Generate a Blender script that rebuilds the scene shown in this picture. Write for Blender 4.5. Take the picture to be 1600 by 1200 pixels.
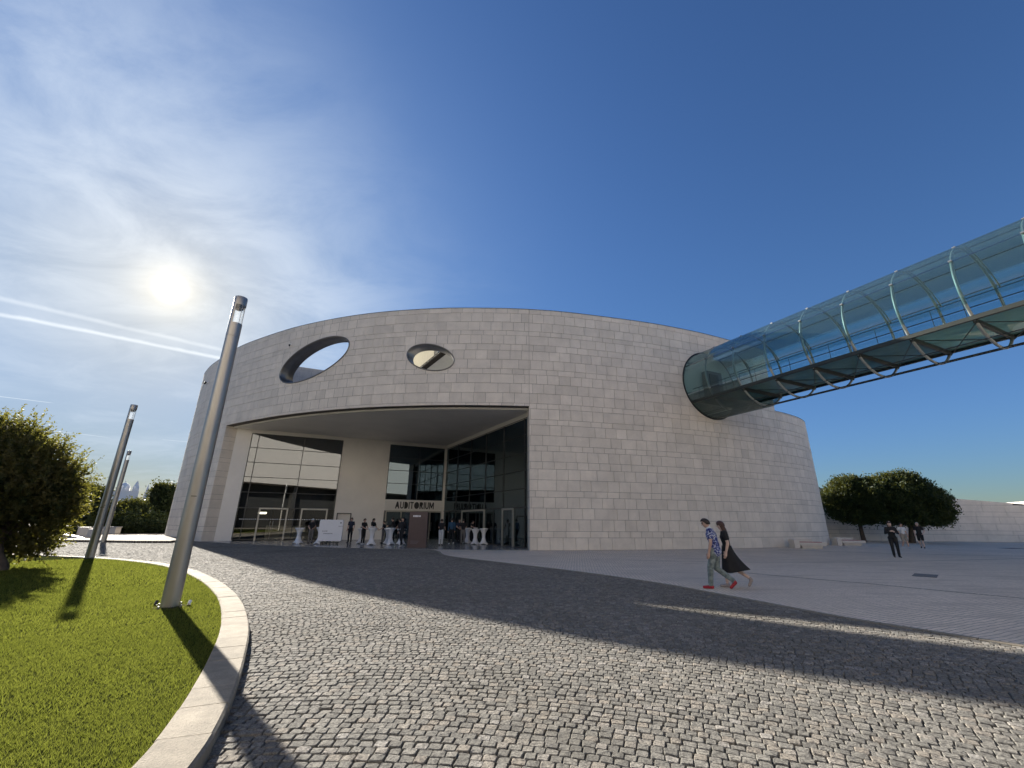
import bpy, bmesh, math, random
import numpy as np
from mathutils import Vector, Matrix, Euler

# ------------------------------------------------------------------ scene, camera, sky, sun, exposure
for o in list(bpy.data.objects):
    bpy.data.objects.remove(o, do_unlink=True)
scene = bpy.context.scene
COL = scene.collection
R = math.radians

cam_data = bpy.data.cameras.new('camera')
cam_data.sensor_fit = 'HORIZONTAL'
cam_data.sensor_width = 36.0
cam_data.lens = 36.0 * 660.0 / 1600.0
cam_data.clip_start = 0.05
cam_data.clip_end = 6000
cam = bpy.data.objects.new('camera', cam_data)
COL.objects.link(cam)
cam.matrix_world = Matrix.Translation((0, 0, 1.6)) @ Matrix.Rotation(R(90 + 18.05), 4, 'X') @ Matrix.Rotation(R(0.5), 4, 'Z')
scene.camera = cam

SUN_EL, SUN_AZ = R(23.3), R(-42.5)          # azimuth from +Y towards +X
SUN_DIR = Vector((math.sin(SUN_AZ) * math.cos(SUN_EL), math.cos(SUN_AZ) * math.cos(SUN_EL), math.sin(SUN_EL)))

scene.view_settings.view_transform = 'Standard'
scene.view_settings.look = 'None'
scene.view_settings.exposure = 1.6
scene.view_settings.gamma = 1.0
scene.view_settings.use_curve_mapping = False
scene.cycles.use_denoising = True
scene.cycles.use_adaptive_sampling = True
scene.cycles.adaptive_threshold = 0.012
scene.cycles.max_bounces = 8
scene.cycles.diffuse_bounces = 4
scene.cycles.glossy_bounces = 4
scene.cycles.transmission_bounces = 6
scene.cycles.transparent_max_bounces = 40
scene.cycles.sample_clamp_indirect = 6.0
scene.cycles.caustics_reflective = False
scene.cycles.caustics_refractive = False

sun_data = bpy.data.lights.new('sun', 'SUN')
sun_data.energy = 4.9
sun_data.angle = R(0.55)
sun_data.color = (1.0, 0.93, 0.82)
sun = bpy.data.objects.new('sun', sun_data)
COL.objects.link(sun)
sun.rotation_mode = 'QUATERNION'
sun.rotation_quaternion = SUN_DIR.to_track_quat('Z', 'Y')
sun.location = (-30, 30, 40)


class NT:
    """small helper for building node trees"""
    def __init__(self, tree):
        self.t = tree
        self.n = tree.nodes
        for x in list(self.n):
            self.n.remove(x)

    def new(self, typ, **kw):
        n = self.n.new(typ)
        for k, v in kw.items():
            if k.startswith('i_'):
                key = k[2:]
                key = int(key) if key.isdigit() else key.replace('_', ' ')
                n.inputs[key].default_value = v
            else:
                setattr(n, k, v)
        return n

    def link(self, a, b):
        self.t.links.new(a, b)

    def put(self, sock, v):
        if isinstance(v, (int, float, tuple, list)):
            sock.default_value = v
        else:
            self.link(v, sock)

    def math(self, op, a, b=None, c=None, clamp=False):
        n = self.new('ShaderNodeMath', operation=op, use_clamp=clamp)
        self.put(n.inputs[0], a)
        if b is not None:
            self.put(n.inputs[1], b)
        if c is not None:
            self.put(n.inputs[2], c)
        return n.outputs[0]

    def vmath(self, op, a, b=None):
        n = self.new('ShaderNodeVectorMath', operation=op)
        self.put(n.inputs[0], a)
        if b is not None:
            self.put(n.inputs[1], b)
        return n.outputs['Value'] if op == 'DOT_PRODUCT' else n.outputs[0]

    def mix(self, fac, a, b, blend='MIX'):
        n = self.new('ShaderNodeMix', data_type='RGBA', blend_type=blend, clamp_factor=True)
        self.put(n.inputs[0], fac)
        self.put(n.inputs[6], a)
        self.put(n.inputs[7], b)
        return n.outputs[2]

    def noise(self, vec, scale, detail=4.0, rough=0.55, dist=0.0):
        n = self.new('ShaderNodeTexNoise')
        n.inputs['Scale'].default_value = scale
        n.inputs['Detail'].default_value = detail
        n.inputs['Roughness'].default_value = rough
        n.inputs['Distortion'].default_value = dist
        if vec is not None:
            self.link(vec, n.inputs['Vector'])
        return n

    def ramp(self, fac, stops):
        n = self.new('ShaderNodeValToRGB')
        el = n.color_ramp.elements
        while len(el) < len(stops):
            el.new(0.5)
        for e, (p, c) in zip(el, stops):
            e.position = p
            e.color = c if len(c) == 4 else (*c, 1)
        self.put(n.inputs[0], fac)
        return n.outputs[0]

    def step(self, v, lo, hi):
        n = self.new('ShaderNodeMapRange', interpolation_type='SMOOTHSTEP', clamp=True)
        self.put(n.inputs[0], v)
        n.inputs[1].default_value = lo
        n.inputs[2].default_value = hi
        return n.outputs[0]


world = bpy.data.worlds.new('World')
scene.world = world
world.use_nodes = True
w = NT(world.node_tree)
out = w.new('ShaderNodeOutputWorld')
bg = w.new('ShaderNodeBackground')
bg.inputs['Strength'].default_value = 0.07
w.link(bg.outputs[0], out.inputs[0])
sky = w.new('ShaderNodeTexSky', sky_type='NISHITA')
sky.sun_disc = False
sky.sun_elevation = SUN_EL
sky.sun_rotation = SUN_AZ % (2 * math.pi)
sky.altitude = 0
sky.air_density = 1.0
sky.dust_density = 0.35
sky.ozone_density = 2.2
tc = w.new('ShaderNodeTexCoord')
dirv = w.vmath('NORMALIZE', tc.outputs['Generated'])
sep = w.new('ShaderNodeSeparateXYZ')
w.link(dirv, sep.inputs[0])
dx, dy, dz = sep.outputs
cosang = w.math('MAXIMUM', w.vmath('DOT_PRODUCT', dirv, tuple(SUN_DIR)), 0.0)
# flat cloud sheet far above: direction projected on a plane
den = w.math('ADD', w.math('MAXIMUM', dz, 0.0), 0.12)
px = w.math('DIVIDE', dx, den)
py = w.math('DIVIDE', dy, den)
comb = w.new('ShaderNodeCombineXYZ')
w.link(px, comb.inputs[0]); w.link(py, comb.inputs[1])
P = comb.outputs[0]
rot = w.new('ShaderNodeMapping', vector_type='POINT')
rot.inputs['Rotation'].default_value = (0, 0, R(38))
rot.inputs['Scale'].default_value = (0.75, 1.1, 1)
w.link(P, rot.inputs[0])
n1 = w.noise(rot.outputs[0], 0.9, 4, 0.55, 0.3)
n2 = w.noise(rot.outputs[0], 3.4, 8, 0.63, 0.5)
n3 = w.noise(P, 0.7, 2, 0.5)
cir = w.math('ADD', w.math('MULTIPLY', n1.outputs[0], 0.55), w.math('MULTIPLY', n2.outputs[0], 0.45))
cir = w.step(cir, 0.42, 0.65)
# the veil of cirrus lies over the western half of the sky (where the sun is)
west = w.math('ADD', w.math('MULTIPLY', px, -0.80), w.math('MULTIPLY', py, 0.10))
west = w.math('ADD', west, w.math('MULTIPLY', w.math('SUBTRACT', n3.outputs[0], 0.5), 1.0))
west = w.step(west, 0.02, 0.95)
veil = w.math('MULTIPLY', cir, west)
# contrails: thin straight lines in the cloud plane
def trail(a, b, wid, soft, amount):
    """line through the plane points a-b"""
    ax, ay = a; bx, by = b
    L = math.hypot(bx - ax, by - ay)
    ux, uy = (bx - ax) / L, (by - ay) / L
    rx = w.math('SUBTRACT', px, ax); ry = w.math('SUBTRACT', py, ay)
    al = w.math('ADD', w.math('MULTIPLY', rx, ux), w.math('MULTIPLY', ry, uy))
    wob = w.math('MULTIPLY', w.math('SUBTRACT', n2.outputs[0], 0.5), wid * 1.6)
    dd = w.math('ADD', w.math('ADD', w.math('MULTIPLY', rx, -uy), w.math('MULTIPLY', ry, ux)), wob)
    m = w.math('SUBTRACT', 1.0, w.step(w.math('ABSOLUTE', dd), wid * soft, wid))
    e1 = w.step(al, -0.12 * L, 0.05 * L)
    e2 = w.math('SUBTRACT', 1.0, w.step(al, 0.93 * L, 1.1 * L))
    m = w.math('MULTIPLY', w.math('MULTIPLY', m, e1), e2)
    return w.math('MULTIPLY', m, w.math('MULTIPLY', w.math('ADD', n2.outputs[0], 0.35), amount))
TR = []
for a_, b_, wd_, so_, am_ in (((-1.925, 1.36), (-1.249, 1.934), .030, .0, .60), ((-1.821, 1.268), (-1.301, 1.769), .032, .0, .32),
                              ((-2.68, 2.05), (-2.503, 2.214), .006, .0, .8), ((-2.983, 2.555), (-2.75, 2.839), .010, .0, .45), ((-2.468, 2.975), (-2.335, 3.073), .008, .0, .45)):
    TR.append(trail(a_, b_, wd_, so_, am_))
trails = TR[0]
for t_ in TR[1:]:
    trails = w.math('MAXIMUM', trails, t_)
# soft shoulder on the very bright air round the sun
gam = w.new('ShaderNodeGamma'); gam.inputs[1].default_value = 1.5
w.link(sky.outputs[0], gam.inputs[0])
lum = w.vmath('DOT_PRODUCT', gam.outputs[0], (0.3, 0.5, 0.2))
shoulder = w.math('DIVIDE', 1.0, w.math('ADD', 1.0, w.math('MULTIPLY', lum, 0.30)))
scl = w.new('ShaderNodeVectorMath', operation='SCALE')
w.link(gam.outputs[0], scl.inputs[0]); w.link(shoulder, scl.inputs['Scale'])
skycol = w.mix(1.0, scl.outputs[0], (0.55, 0.61, 0.64, 1), 'MULTIPLY')
lowair = w.math('SUBTRACT', 1.0, w.step(dz, 0.0, 0.42))
skycol = w.mix(lowair, skycol, w.mix(1.0, skycol, (0.98, 1.04, 1.32, 1), 'MULTIPLY'))
c4 = w.math('POWER', cosang, 5.0)
cloudcol = w.mix(c4, (1.7, 2.4, 3.6, 1), (3.7, 3.95, 4.3, 1))
hi_ = w.math('ADD', 0.45, w.math('MULTIPLY', w.step(dz, 0.2, 0.5), 0.55))
col = w.mix(w.math('MULTIPLY', w.math('MULTIPLY', veil, hi_), 0.52), skycol, cloudcol)
col = w.mix(trails, col, (4.4, 4.6, 4.8, 1))
# the sun's aureole, seen through the thin cirrus
def glow(power, colr):
    g = w.math('POWER', cosang, power)
    n = w.new('ShaderNodeVectorMath', operation='SCALE')
    n.inputs[0].default_value = colr
    w.link(g, n.inputs['Scale'])
    return n.outputs[0]
tot = w.vmath('ADD', col, glow(9.0, (0.62, 0.80, 0.95)))
tot = w.vmath('ADD', tot, glow(60.0, (0.85, 0.66, 0.36)))
tot = w.vmath('ADD', tot, glow(800.0, (1.9, 1.5, 0.8)))
tot = w.vmath('ADD', tot, glow(14000.0, (60.0, 55.0, 45.0)))
w.link(tot, bg.inputs['Color'])

# ------------------------------------------------------------------ helpers
rng = np.random.default_rng(7)
random.seed(7)


def link(o, parent=None):
    COL.objects.link(o)
    if parent is not None:
        o.parent = parent
    return o


def tag(o, label=None, cat=None, group=None, kind=None):
    if label: o['label'] = label
    if cat: o['category'] = cat
    if group: o['group'] = group
    if kind: o['kind'] = kind
    return o


def empty(name, loc=(0, 0, 0), rz=0.0, label=None, cat=None, group=None):
    o = bpy.data.objects.new(name, None)
    o.empty_display_size = 0.3
    link(o)
    o.location = loc
    o.rotation_euler = (0, 0, rz)
    return tag(o, label, cat, group)


def mesh_obj(name, verts, faces, mat=None, parent=None, smooth=False, tint=None, mats=None, midx=None):
    me = bpy.data.meshes.new(name)
    me.from_pydata([tuple(v) for v in verts], [], [tuple(f) for f in faces])
    if mats:
        for m in mats: me.materials.append(m)
        if midx is not None:
            me.polygons.foreach_set('material_index', np.asarray(midx, dtype=np.int32))
    elif mat:
        me.materials.append(mat)
    if smooth:
        me.polygons.foreach_set('use_smooth', np.ones(len(me.polygons), dtype=bool))
    if tint is not None:
        a = me.attributes.new('tint', 'FLOAT', 'FACE')
        a.data.foreach_set('value', np.asarray(tint, dtype=np.float32))
    me.update()
    o = bpy.data.objects.new(name, me)
    return link(o, parent)


class MB:
    """collects simple solids into one mesh"""
    def __init__(self):
        self.v = []; self.f = []

    def add(self, verts, faces):
        b = len(self.v)
        self.v += [tuple(x) for x in verts]
        self.f += [tuple(i + b for i in f) for f in faces]
        return self

    def box(self, c, s, rz=0.0, bev=0.0):
        """box centred on c with full sizes s, turned by rz; bev = chamfer"""
        hx, hy, hz = s[0] / 2, s[1] / 2, s[2] / 2
        ca, sa = math.cos(rz), math.sin(rz)
        def T(p): return (c[0] + p[0] * ca - p[1] * sa, c[1] + p[0] * sa + p[1] * ca, c[2] + p[2])
        if bev <= 0:
            v = [T((x, y, z)) for z in (-hz, hz) for x, y in ((-hx, -hy), (hx, -hy), (hx, hy), (-hx, hy))]
            f = [(3, 2, 1, 0), (4, 5, 6, 7), (0, 1, 5, 4), (1, 2, 6, 5), (2, 3, 7, 6), (3, 0, 4, 7)]
            return self.add(v, f)
        b = min(bev, hx * .9, hy * .9, hz * .9)
        v = []
        ring = lambda ix, iy, z: [T((sx * (hx - ix), sy * (hy - iy), z)) for sx, sy in ((-1, -1), (1, -1), (1, 1), (-1, 1))]
        v += ring(b, b, -hz) + ring(0, 0, -hz + b) + ring(0, 0, hz - b) + ring(b, b, hz)
        f = [(3, 2, 1, 0), (12, 13, 14, 15)]
        for k in range(3):
            for i in range(4):
                j = (i + 1) % 4
                f.append((k * 4 + i, k * 4 + j, k * 4 + 4 + j, k * 4 + 4 + i))
        return self.add(v, f)

    def tube(self, p0, p1, r0, r1=None, n=10, caps=True):
        return self.path([p0, p1], [r0, r0 if r1 is None else r1], n, caps)

    def path(self, pts, rad, n=8, caps=True, closed=False):
        pts = [Vector(p) for p in pts]
        if not hasattr(rad, '__len__'): rad = [rad] * len(pts)
        m = len(pts)
        base = len(self.v)
        up = None
        for i, p in enumerate(pts):
            if closed:
                t = (pts[(i + 1) % m] - pts[i - 1]).normalized()
            else:
                t = (pts[min(i + 1, m - 1)] - pts[max(i - 1, 0)]).normalized()
            if up is None:
                up = Vector((0, 0, 1)) if abs(t.z) < .9 else Vector((1, 0, 0))
            a = t.cross(up).normalized(); up = a.cross(t).normalized()
            for k in range(n):
                an = 2 * math.pi * k / n
                self.v.append(tuple(p + (a * math.cos(an) + up * math.sin(an)) * rad[i]))
        rings = m if closed else m - 1
        for i in range(rings):
            i2 = (i + 1) % m
            for k in range(n):
                k2 = (k + 1) % n
                self.f.append((base + i * n + k, base + i * n + k2, base + i2 * n + k2, base + i2 * n + k))
        if caps and not closed:
            self.f.append(tuple(base + k for k in reversed(range(n))))
            self.f.append(tuple(base + (m - 1) * n + k for k in range(n)))
        return self

    def lathe(self, c, prof, n=20, caps=True):
        """prof: list of (radius, z)"""
        base = len(self.v)
        for r_, z in prof:
            for k in range(n):
                an = 2 * math.pi * k / n
                self.v.append((c[0] + r_ * math.cos(an), c[1] + r_ * math.sin(an), c[2] + z))
        for i in range(len(prof) - 1):
            for k in range(n):
                k2 = (k + 1) % n
                self.f.append((base + i * n + k, base + i * n + k2, base + (i + 1) * n + k2, base + (i + 1) * n + k))
        if caps:
            self.f.append(tuple(base + k for k in reversed(range(n))))
            self.f.append(tuple(base + (len(prof) - 1) * n + k for k in range(n)))
        return self

    def prism(self, poly, z0, z1):
        n = len(poly)
        a = sum(poly[i][0] * poly[(i + 1) % n][1] - poly[(i + 1) % n][0] * poly[i][1] for i in range(n))
        if a < 0: poly = poly[::-1]
        v = [(x, y, z0) for x, y in poly] + [(x, y, z1) for x, y in poly]
        f = [tuple(reversed(range(n))), tuple(range(n, 2 * n))]
        f += [(i, (i + 1) % n, n + (i + 1) % n, n + i) for i in range(n)]
        return self.add(v, f)

    def wall(self, a, b, z0, z1, t):
        """upright slab from a to b; thickness t towards the left of a->b (negative: right)"""
        ax, ay = a; bx, by = b
        L = math.hypot(bx - ax, by - ay); nx, ny = -(by - ay) / L * t, (bx - ax) / L * t
        return self.prism([(ax, ay), (bx, by), (bx + nx, by + ny), (ax + nx, ay + ny)], z0, z1)

    def build(self, name, mat, parent=None, smooth=False):
        return mesh_obj(name, self.v, self.f, mat, parent, smooth)


def auto_smooth(o, ang=40):
    me = o.data
    me.polygons.foreach_set('use_smooth', np.ones(len(me.polygons), dtype=bool))
    try:
        me.set_sharp_from_angle(angle=R(ang))
    except Exception:
        pass
    return o


# ------------------------------------------------------------------ materials
def material(name):
    m = bpy.data.materials.new(name)
    m.use_nodes = True
    return m, NT(m.node_tree)


def pbr(name, col, rough=0.6, metal=0.0, var=0.12, scale=3.0, bump=0.0, bscale=40.0, tintamt=0.0, coords='Object',
        spec=0.5, col2=None, vein=0.0, stretch=None, streak=0.0):
    """principled surface with noise-driven colour variation, fine bump and per-piece tint"""
    m, t = material(name)
    o = t.new('ShaderNodeOutputMaterial')
    p = t.new('ShaderNodeBsdfPrincipled')
    t.link(p.outputs[0], o.inputs[0])
    tcn = t.new('ShaderNodeTexCoord')
    geo = t.new('ShaderNodeNewGeometry')
    vec = geo.outputs['Position'] if coords == 'World' else tcn.outputs['Object']
    if stretch:
        mp = t.new('ShaderNodeMapping'); mp.inputs['Scale'].default_value = stretch
        t.link(vec, mp.inputs[0]); vec = mp.outputs[0]
    n = t.noise(vec, scale, 6, 0.6, 0.3)
    lo = tuple(c * (1 - var) for c in col); hi = tuple(min(c * (1 + var), 1) for c in col)
    if col2: hi = col2
    c = t.ramp(n.outputs[0], [(0.3, lo), (0.7, hi)])
    if vein:
        nv = t.noise(vec, scale * 2.7, 8, 0.7, 1.8)
        vv = t.step(w_abs(t, nv.outputs[0]), 0.0, 0.05)
        c = t.mix(t.math('MULTIPLY', t.math('SUBTRACT', 1.0, vv), vein), c, tuple(x * .62 for x in col) + (1,))
    if streak:
        ms = t.new('ShaderNodeMapping'); ms.inputs['Scale'].default_value = (2.2, 2.2, 0.10); t.link(vec, ms.inputs[0])
        ns = t.noise(ms.outputs[0], 1.0, 5, 0.6)
        nl = t.noise(vec, 0.12, 3, 0.5)
        c = t.mix(t.math('MULTIPLY', t.step(ns.outputs[0], 0.50, 0.72), streak), c, tuple(x * .60 for x in col) + (1,))
        c = t.mix(t.math('MULTIPLY', t.step(nl.outputs[0], 0.40, 0.70), streak), c, tuple(x * .78 for x in col) + (1,))
    if tintamt:
        a = t.new('ShaderNodeAttribute', attribute_name='tint')
        k = t.math('ADD', 1.0, t.math('MULTIPLY', t.math('SUBTRACT', a.outputs['Fac'], 0.5), tintamt * 2))
        hsv = t.new('ShaderNodeHueSaturation')
        t.link(k, hsv.inputs['Value'])
        t.link(c, hsv.inputs['Color'])
        c = hsv.outputs[0]
    t.link(c, p.inputs['Base Color'])
    p.inputs['Roughness'].default_value = rough
    p.inputs['Metallic'].default_value = metal
    p.inputs['Specular IOR Level'].default_value = spec
    if bump:
        nb = t.noise(vec, bscale, 5, 0.6)
        b = t.new('ShaderNodeBump')
        b.inputs['Strength'].default_value = bump
        b.inputs['Distance'].default_value = 0.02
        t.link(nb.outputs[0], b.inputs['Height'])
        t.link(b.outputs[0], p.inputs['Normal'])
    return m


def w_abs(t, s):
    return t.math('ABSOLUTE', t.math('SUBTRACT', s, 0.5))


def glass_mat(name, tint, refl=0.12, refl_graze=0.8, rough=0.0, film=0.0, filmcol=(0.7, 0.75, 0.75), reflcol=(1, 1, 1)):
    """thin architectural glass: see-through tint, mirror reflection growing at grazing angles, a little dust film"""
    m, t = material(name)
    o = t.new('ShaderNodeOutputMaterial')
    tr = t.new('ShaderNodeBsdfTransparent'); tr.inputs[0].default_value = (*tint, 1)
    gl = t.new('ShaderNodeBsdfGlossy'); gl.inputs['Roughness'].default_value = rough
    gl.inputs['Color'].default_value = (*reflcol, 1)
    lw = t.new('ShaderNodeLayerWeight'); lw.inputs['Blend'].default_value = 0.22
    f = t.math('ADD', refl, t.math('MULTIPLY', lw.outputs['Fresnel'], refl_graze), clamp=True)
    mx = t.new('ShaderNodeMixShader')
    t.link(f, mx.inputs[0]); t.link(tr.outputs[0], mx.inputs[1]); t.link(gl.outputs[0], mx.inputs[2])
    last = mx.outputs[0]
    if film:
        df = t.new('ShaderNodeBsdfDiffuse'); df.inputs[0].default_value = (*filmcol, 1)
        tl = t.new('ShaderNodeBsdfTranslucent'); tl.inputs[0].default_value = (*filmcol, 1)
        mm = t.new('ShaderNodeMixShader'); mm.inputs[0].default_value = 0.5
        t.link(df.outputs[0], mm.inputs[1]); t.link(tl.outputs[0], mm.inputs[2])
        tcn = t.new('ShaderNodeNewGeometry')
        nz = t.noise(tcn.outputs['Position'], 0.9, 5, 0.6)
        ff = t.math('MULTIPLY', t.math('ADD', nz.outputs[0], 0.5), film)
        m2 = t.new('ShaderNodeMixShader')
        t.link(ff, m2.inputs[0]); t.link(last, m2.inputs[1]); t.link(mm.outputs[0], m2.inputs[2])
        last = m2.outputs[0]
    t.link(last, o.inputs[0])
    return m


def leaf_mat(name, c1, c2, trans=0.4, scale=1.6, rough=0.5, tcol=(0.42, 0.40, 0.05, 1), spec=0.3):
    m, t = material(name)
    o = t.new('ShaderNodeOutputMaterial')
    geo = t.new('ShaderNodeNewGeometry')
    a = t.new('ShaderNodeAttribute', attribute_name='tint')
    n = t.noise(geo.outputs['Position'], scale, 3, 0.6)
    k = t.math('ADD', t.math('MULTIPLY', n.outputs[0], 0.5), t.math('MULTIPLY', a.outputs['Fac'], 0.5))
    c = t.ramp(k, [(0.25, c1), (0.75, c2)])
    p = t.new('ShaderNodeBsdfPrincipled')
    p.inputs['Roughness'].default_value = rough
    p.inputs['Specular IOR Level'].default_value = spec
    t.link(c, p.inputs['Base Color'])
    tl = t.new('ShaderNodeBsdfTranslucent')
    c_t = t.mix(0.5, c, tcol)
    t.link(c_t, tl.inputs[0])
    mx = t.new('ShaderNodeMixShader'); mx.inputs[0].default_value = trans
    t.link(p.outputs[0], mx.inputs[1]); t.link(tl.outputs[0], mx.inputs[2])
    t.link(mx.outputs[0], o.inputs[0])
    return m


def emit_mat(name, col, s):
    m, t = material(name)
    o = t.new('ShaderNodeOutputMaterial'); e = t.new('ShaderNodeEmission')
    e.inputs[0].default_value = (*col, 1); e.inputs[1].default_value = s
    t.link(e.outputs[0], o.inputs[0]); return m


M = {}
M['stone'] = pbr('limestone_cladding', (0.745, 0.672, 0.578), 0.62, var=0.10, scale=1.1, bump=0.25, bscale=35, tintamt=0.11, coords='World', vein=0.12, streak=0.16)
M['joint'] = pbr('cladding_joint', (0.12, 0.108, 0.10), 0.9, var=0.1)
M['kerb'] = pbr('kerb_limestone', (0.30, 0.263, 0.205), 0.85, var=0.22, scale=5, bump=0.5, bscale=60, tintamt=0.10, coords='World', vein=0.45, streak=.25, spec=.2)
M['white_stone'] = pbr('white_stone', (0.62, 0.575, 0.52), 0.6, var=0.06, scale=2, bump=0.15, bscale=50, coords='World')
M['plaster'] = pbr('pale_plaster', (0.79, 0.75, 0.69), 0.8, var=0.04, scale=0.8, bump=0.08, bscale=90)
M['soffit'] = pbr('soffit_panel', (0.82, 0.79, 0.75), 0.7, var=0.05, scale=0.6)
M['trim'] = pbr('soffit_trim', (0.72, 0.70, 0.65), 0.7, var=0.03)
M['cream'] = pbr('cream_cladding', (0.50, 0.46, 0.35), 1.0, spec=0.0, var=0.06, scale=2)
M['steel'] = pbr('brushed_steel', (0.42, 0.41, 0.39), 0.42, metal=1.0, var=0.10, scale=14, bump=0.05, bscale=120, stretch=(1, 1, 0.06))
M['pole'] = pbr('galvanised_pole', (0.37, 0.355, 0.33), 0.42, metal=0.9, var=0.10, scale=5, bump=0.06, bscale=60, stretch=(1, 1, 0.25))
M['bsteel'] = pbr('bridge_painted_steel', (0.40, 0.41, 0.38), 0.45, metal=0.35, var=0.08, scale=3)
M['dsteel'] = pbr('dark_steel', (0.055, 0.056, 0.055), 0.4, metal=0.3, var=0.1)
M['frame'] = pbr('bronze_frame', (0.44, 0.42, 0.37), 0.45, metal=0.5, var=0.06)
M['rim'] = pbr('porthole_steel', (0.20, 0.19, 0.175), 0.35, metal=0.8, var=0.12, scale=2)
M['black'] = pbr('black_paint', (0.012, 0.012, 0.013), 0.5, var=0.1)
M['matte'] = pbr('matte_dark_paint', (0.07, 0.062, 0.05), 1.0, var=0.15, spec=0.0)
M['dark_int'] = pbr('interior_dark', (0.03, 0.03, 0.032), 0.8, var=0.2, scale=0.6)  # near-black colour stands in for the darkness of the unlit hall
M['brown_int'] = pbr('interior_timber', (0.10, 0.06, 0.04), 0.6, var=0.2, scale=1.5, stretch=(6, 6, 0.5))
M['int_floor'] = pbr('porch_floor_stone', (0.30, 0.285, 0.265), 0.2, var=0.1, scale=1.5, spec=0.6)
M['entry_glass'] = glass_mat('entrance_glass', (0.26, 0.28, 0.275), 0.15, 0.6, reflcol=(.92, .96, 1.0))
M['side_glass'] = glass_mat('side_glass', (0.18, 0.21, 0.215), 0.12, 0.6, reflcol=(.70, .88, 1.0))
M['door_glass'] = glass_mat('door_glass', (0.62, 0.62, 0.58), 0.10, 0.6)
M['tube_glass'] = glass_mat('bridge_glass', (0.72, 0.85, 0.86), 0.03, 0.45, film=0.05, filmcol=(0.40, 0.55, 0.58))
M['tube_frit'] = glass_mat('bridge_fritted_glass', (0.56, 0.65, 0.64), 0.04, 0.4, film=0.24, filmcol=(0.26, 0.33, 0.32))
M['lamp_glass'] = glass_mat('lamp_glass', (0.9, 0.93, 0.95), 0.05, 0.5, film=0.12, filmcol=(0.9, 0.9, 0.9))
M['bark'] = pbr('bark', (0.075, 0.058, 0.045), 0.9, var=0.3, scale=8, bump=0.6, bscale=25)
M['white_cloth'] = pbr('white_stretch_cloth', (0.74, 0.74, 0.75), 0.75, var=0.03)
M['white_paint'] = pbr('white_panel', (0.80, 0.80, 0.82), 0.4, var=0.02)
M['totem'] = pbr('totem_brown', (0.085, 0.055, 0.055), 0.4, var=0.1)
M['red'] = pbr('red_cushion', (0.30, 0.035, 0.03), 0.7, var=0.1)
M['earth'] = pbr('joint_earth', (0.13, 0.118, 0.095), 0.95, var=0.35, scale=9, bump=0.4, bscale=80, coords='World')

# ------------------------------------------------------------------ ground, road, plaza, lawn
def catmull(P, n=24):
    P = np.array(P, float); out = []
    for i in range(len(P) - 1):
        p0 = P[max(i - 1, 0)]; p1 = P[i]; p2 = P[i + 1]; p3 = P[min(i + 2, len(P) - 1)]
        for k in range(n):
            t = k / n
            out.append(.5 * ((2 * p1) + (-p0 + p2) * t + (2 * p0 - 5 * p1 + 4 * p2 - p3) * t * t + (-p0 + 3 * p1 - 3 * p2 + p3) * t ** 3))
    out.append(P[-1])
    return np.array(out)


def arc_len(C):
    return np.concatenate([[0], np.cumsum(np.hypot(*np.diff(C, axis=0).T))])


def inside(poly, x, y):
    """vectorised point in polygon"""
    poly = np.asarray(poly); x = np.asarray(x); y = np.asarray(y)
    r = np.zeros(x.shape, bool); j = len(poly) - 1
    for i in range(len(poly)):
        xi, yi = poly[i]; xj, yj = poly[j]
        c = ((yi > y) != (yj > y)) & (x < (xj - xi) * (y - yi) / (yj - yi + 1e-12) + xi)
        r ^= c; j = i
    return r


M['ground'] = pbr('dusty_ground', (0.22, 0.20, 0.17), 0.95, var=0.2, scale=0.2, coords='World')
g = MB().add([(-2500, -2500, -.07), (2500, -2500, -.07), (2500, 2500, -.07), (-2500, 2500, -.07)], [(0, 1, 2, 3)]).build('ground', M['ground'])
tag(g, 'flat open ground reaching out to the horizon', None, kind='structure')

# footprint of the oval building: outer face of the stone wall, drawn from its left flank round the front to its right flank
FP = [(-29.8, 55), (-33.2, 50.5), (-33.9, 46), (-32.6, 42.4), (-30, 39.3), (-27.1, 36.7), (-23.8, 34.0), (-21.2, 32.3), (-17.5, 30.2),
      (-14.5, 28.85), (-11.7, 27.85), (-9.2, 27.2), (-6.8, 26.8), (-4.5, 26.55), (-2.2, 26.5), (0, 26.55), (2.2, 26.75), (4.5, 27.15),
      (9.0, 28.25), (11.9, 29.15), (15, 30.35), (17.9, 31.7), (21.1, 33.3), (23.3, 34.6), (25.4, 36.2), (27, 38.0), (27.9, 40.0),
      (28, 42.5), (27, 45.5)]
FC = catmull(FP); FS = arc_len(FC)


def W(s, off=0.0):
    """point on the wall line at arc length s, moved off metres outwards (towards the plaza)"""
    x = np.interp(s, FS, FC[:, 0]); y = np.interp(s, FS, FC[:, 1])
    if off:
        e = 0.05
        tx = np.interp(s + e, FS, FC[:, 0]) - np.interp(s - e, FS, FC[:, 0])
        ty = np.interp(s + e, FS, FC[:, 1]) - np.interp(s - e, FS, FC[:, 1])
        L = np.hypot(tx, ty)
        x = x + ty / L * off; y = y - tx / L * off
    return np.array([x, y])


S_END = FS[-1]
S_L, S_R, Z_OPEN = 27.42, 52.94, 8.77      # entrance opening
S_STEP, Z_TOP, Z_LOW = 74.65, 15.8, 10.4
HOLES = [(36.83, 12.76, 3.30, 1.41, R(15.0)), (46.24, 12.14, 1.68, 0.92, R(-14.1))]

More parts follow.
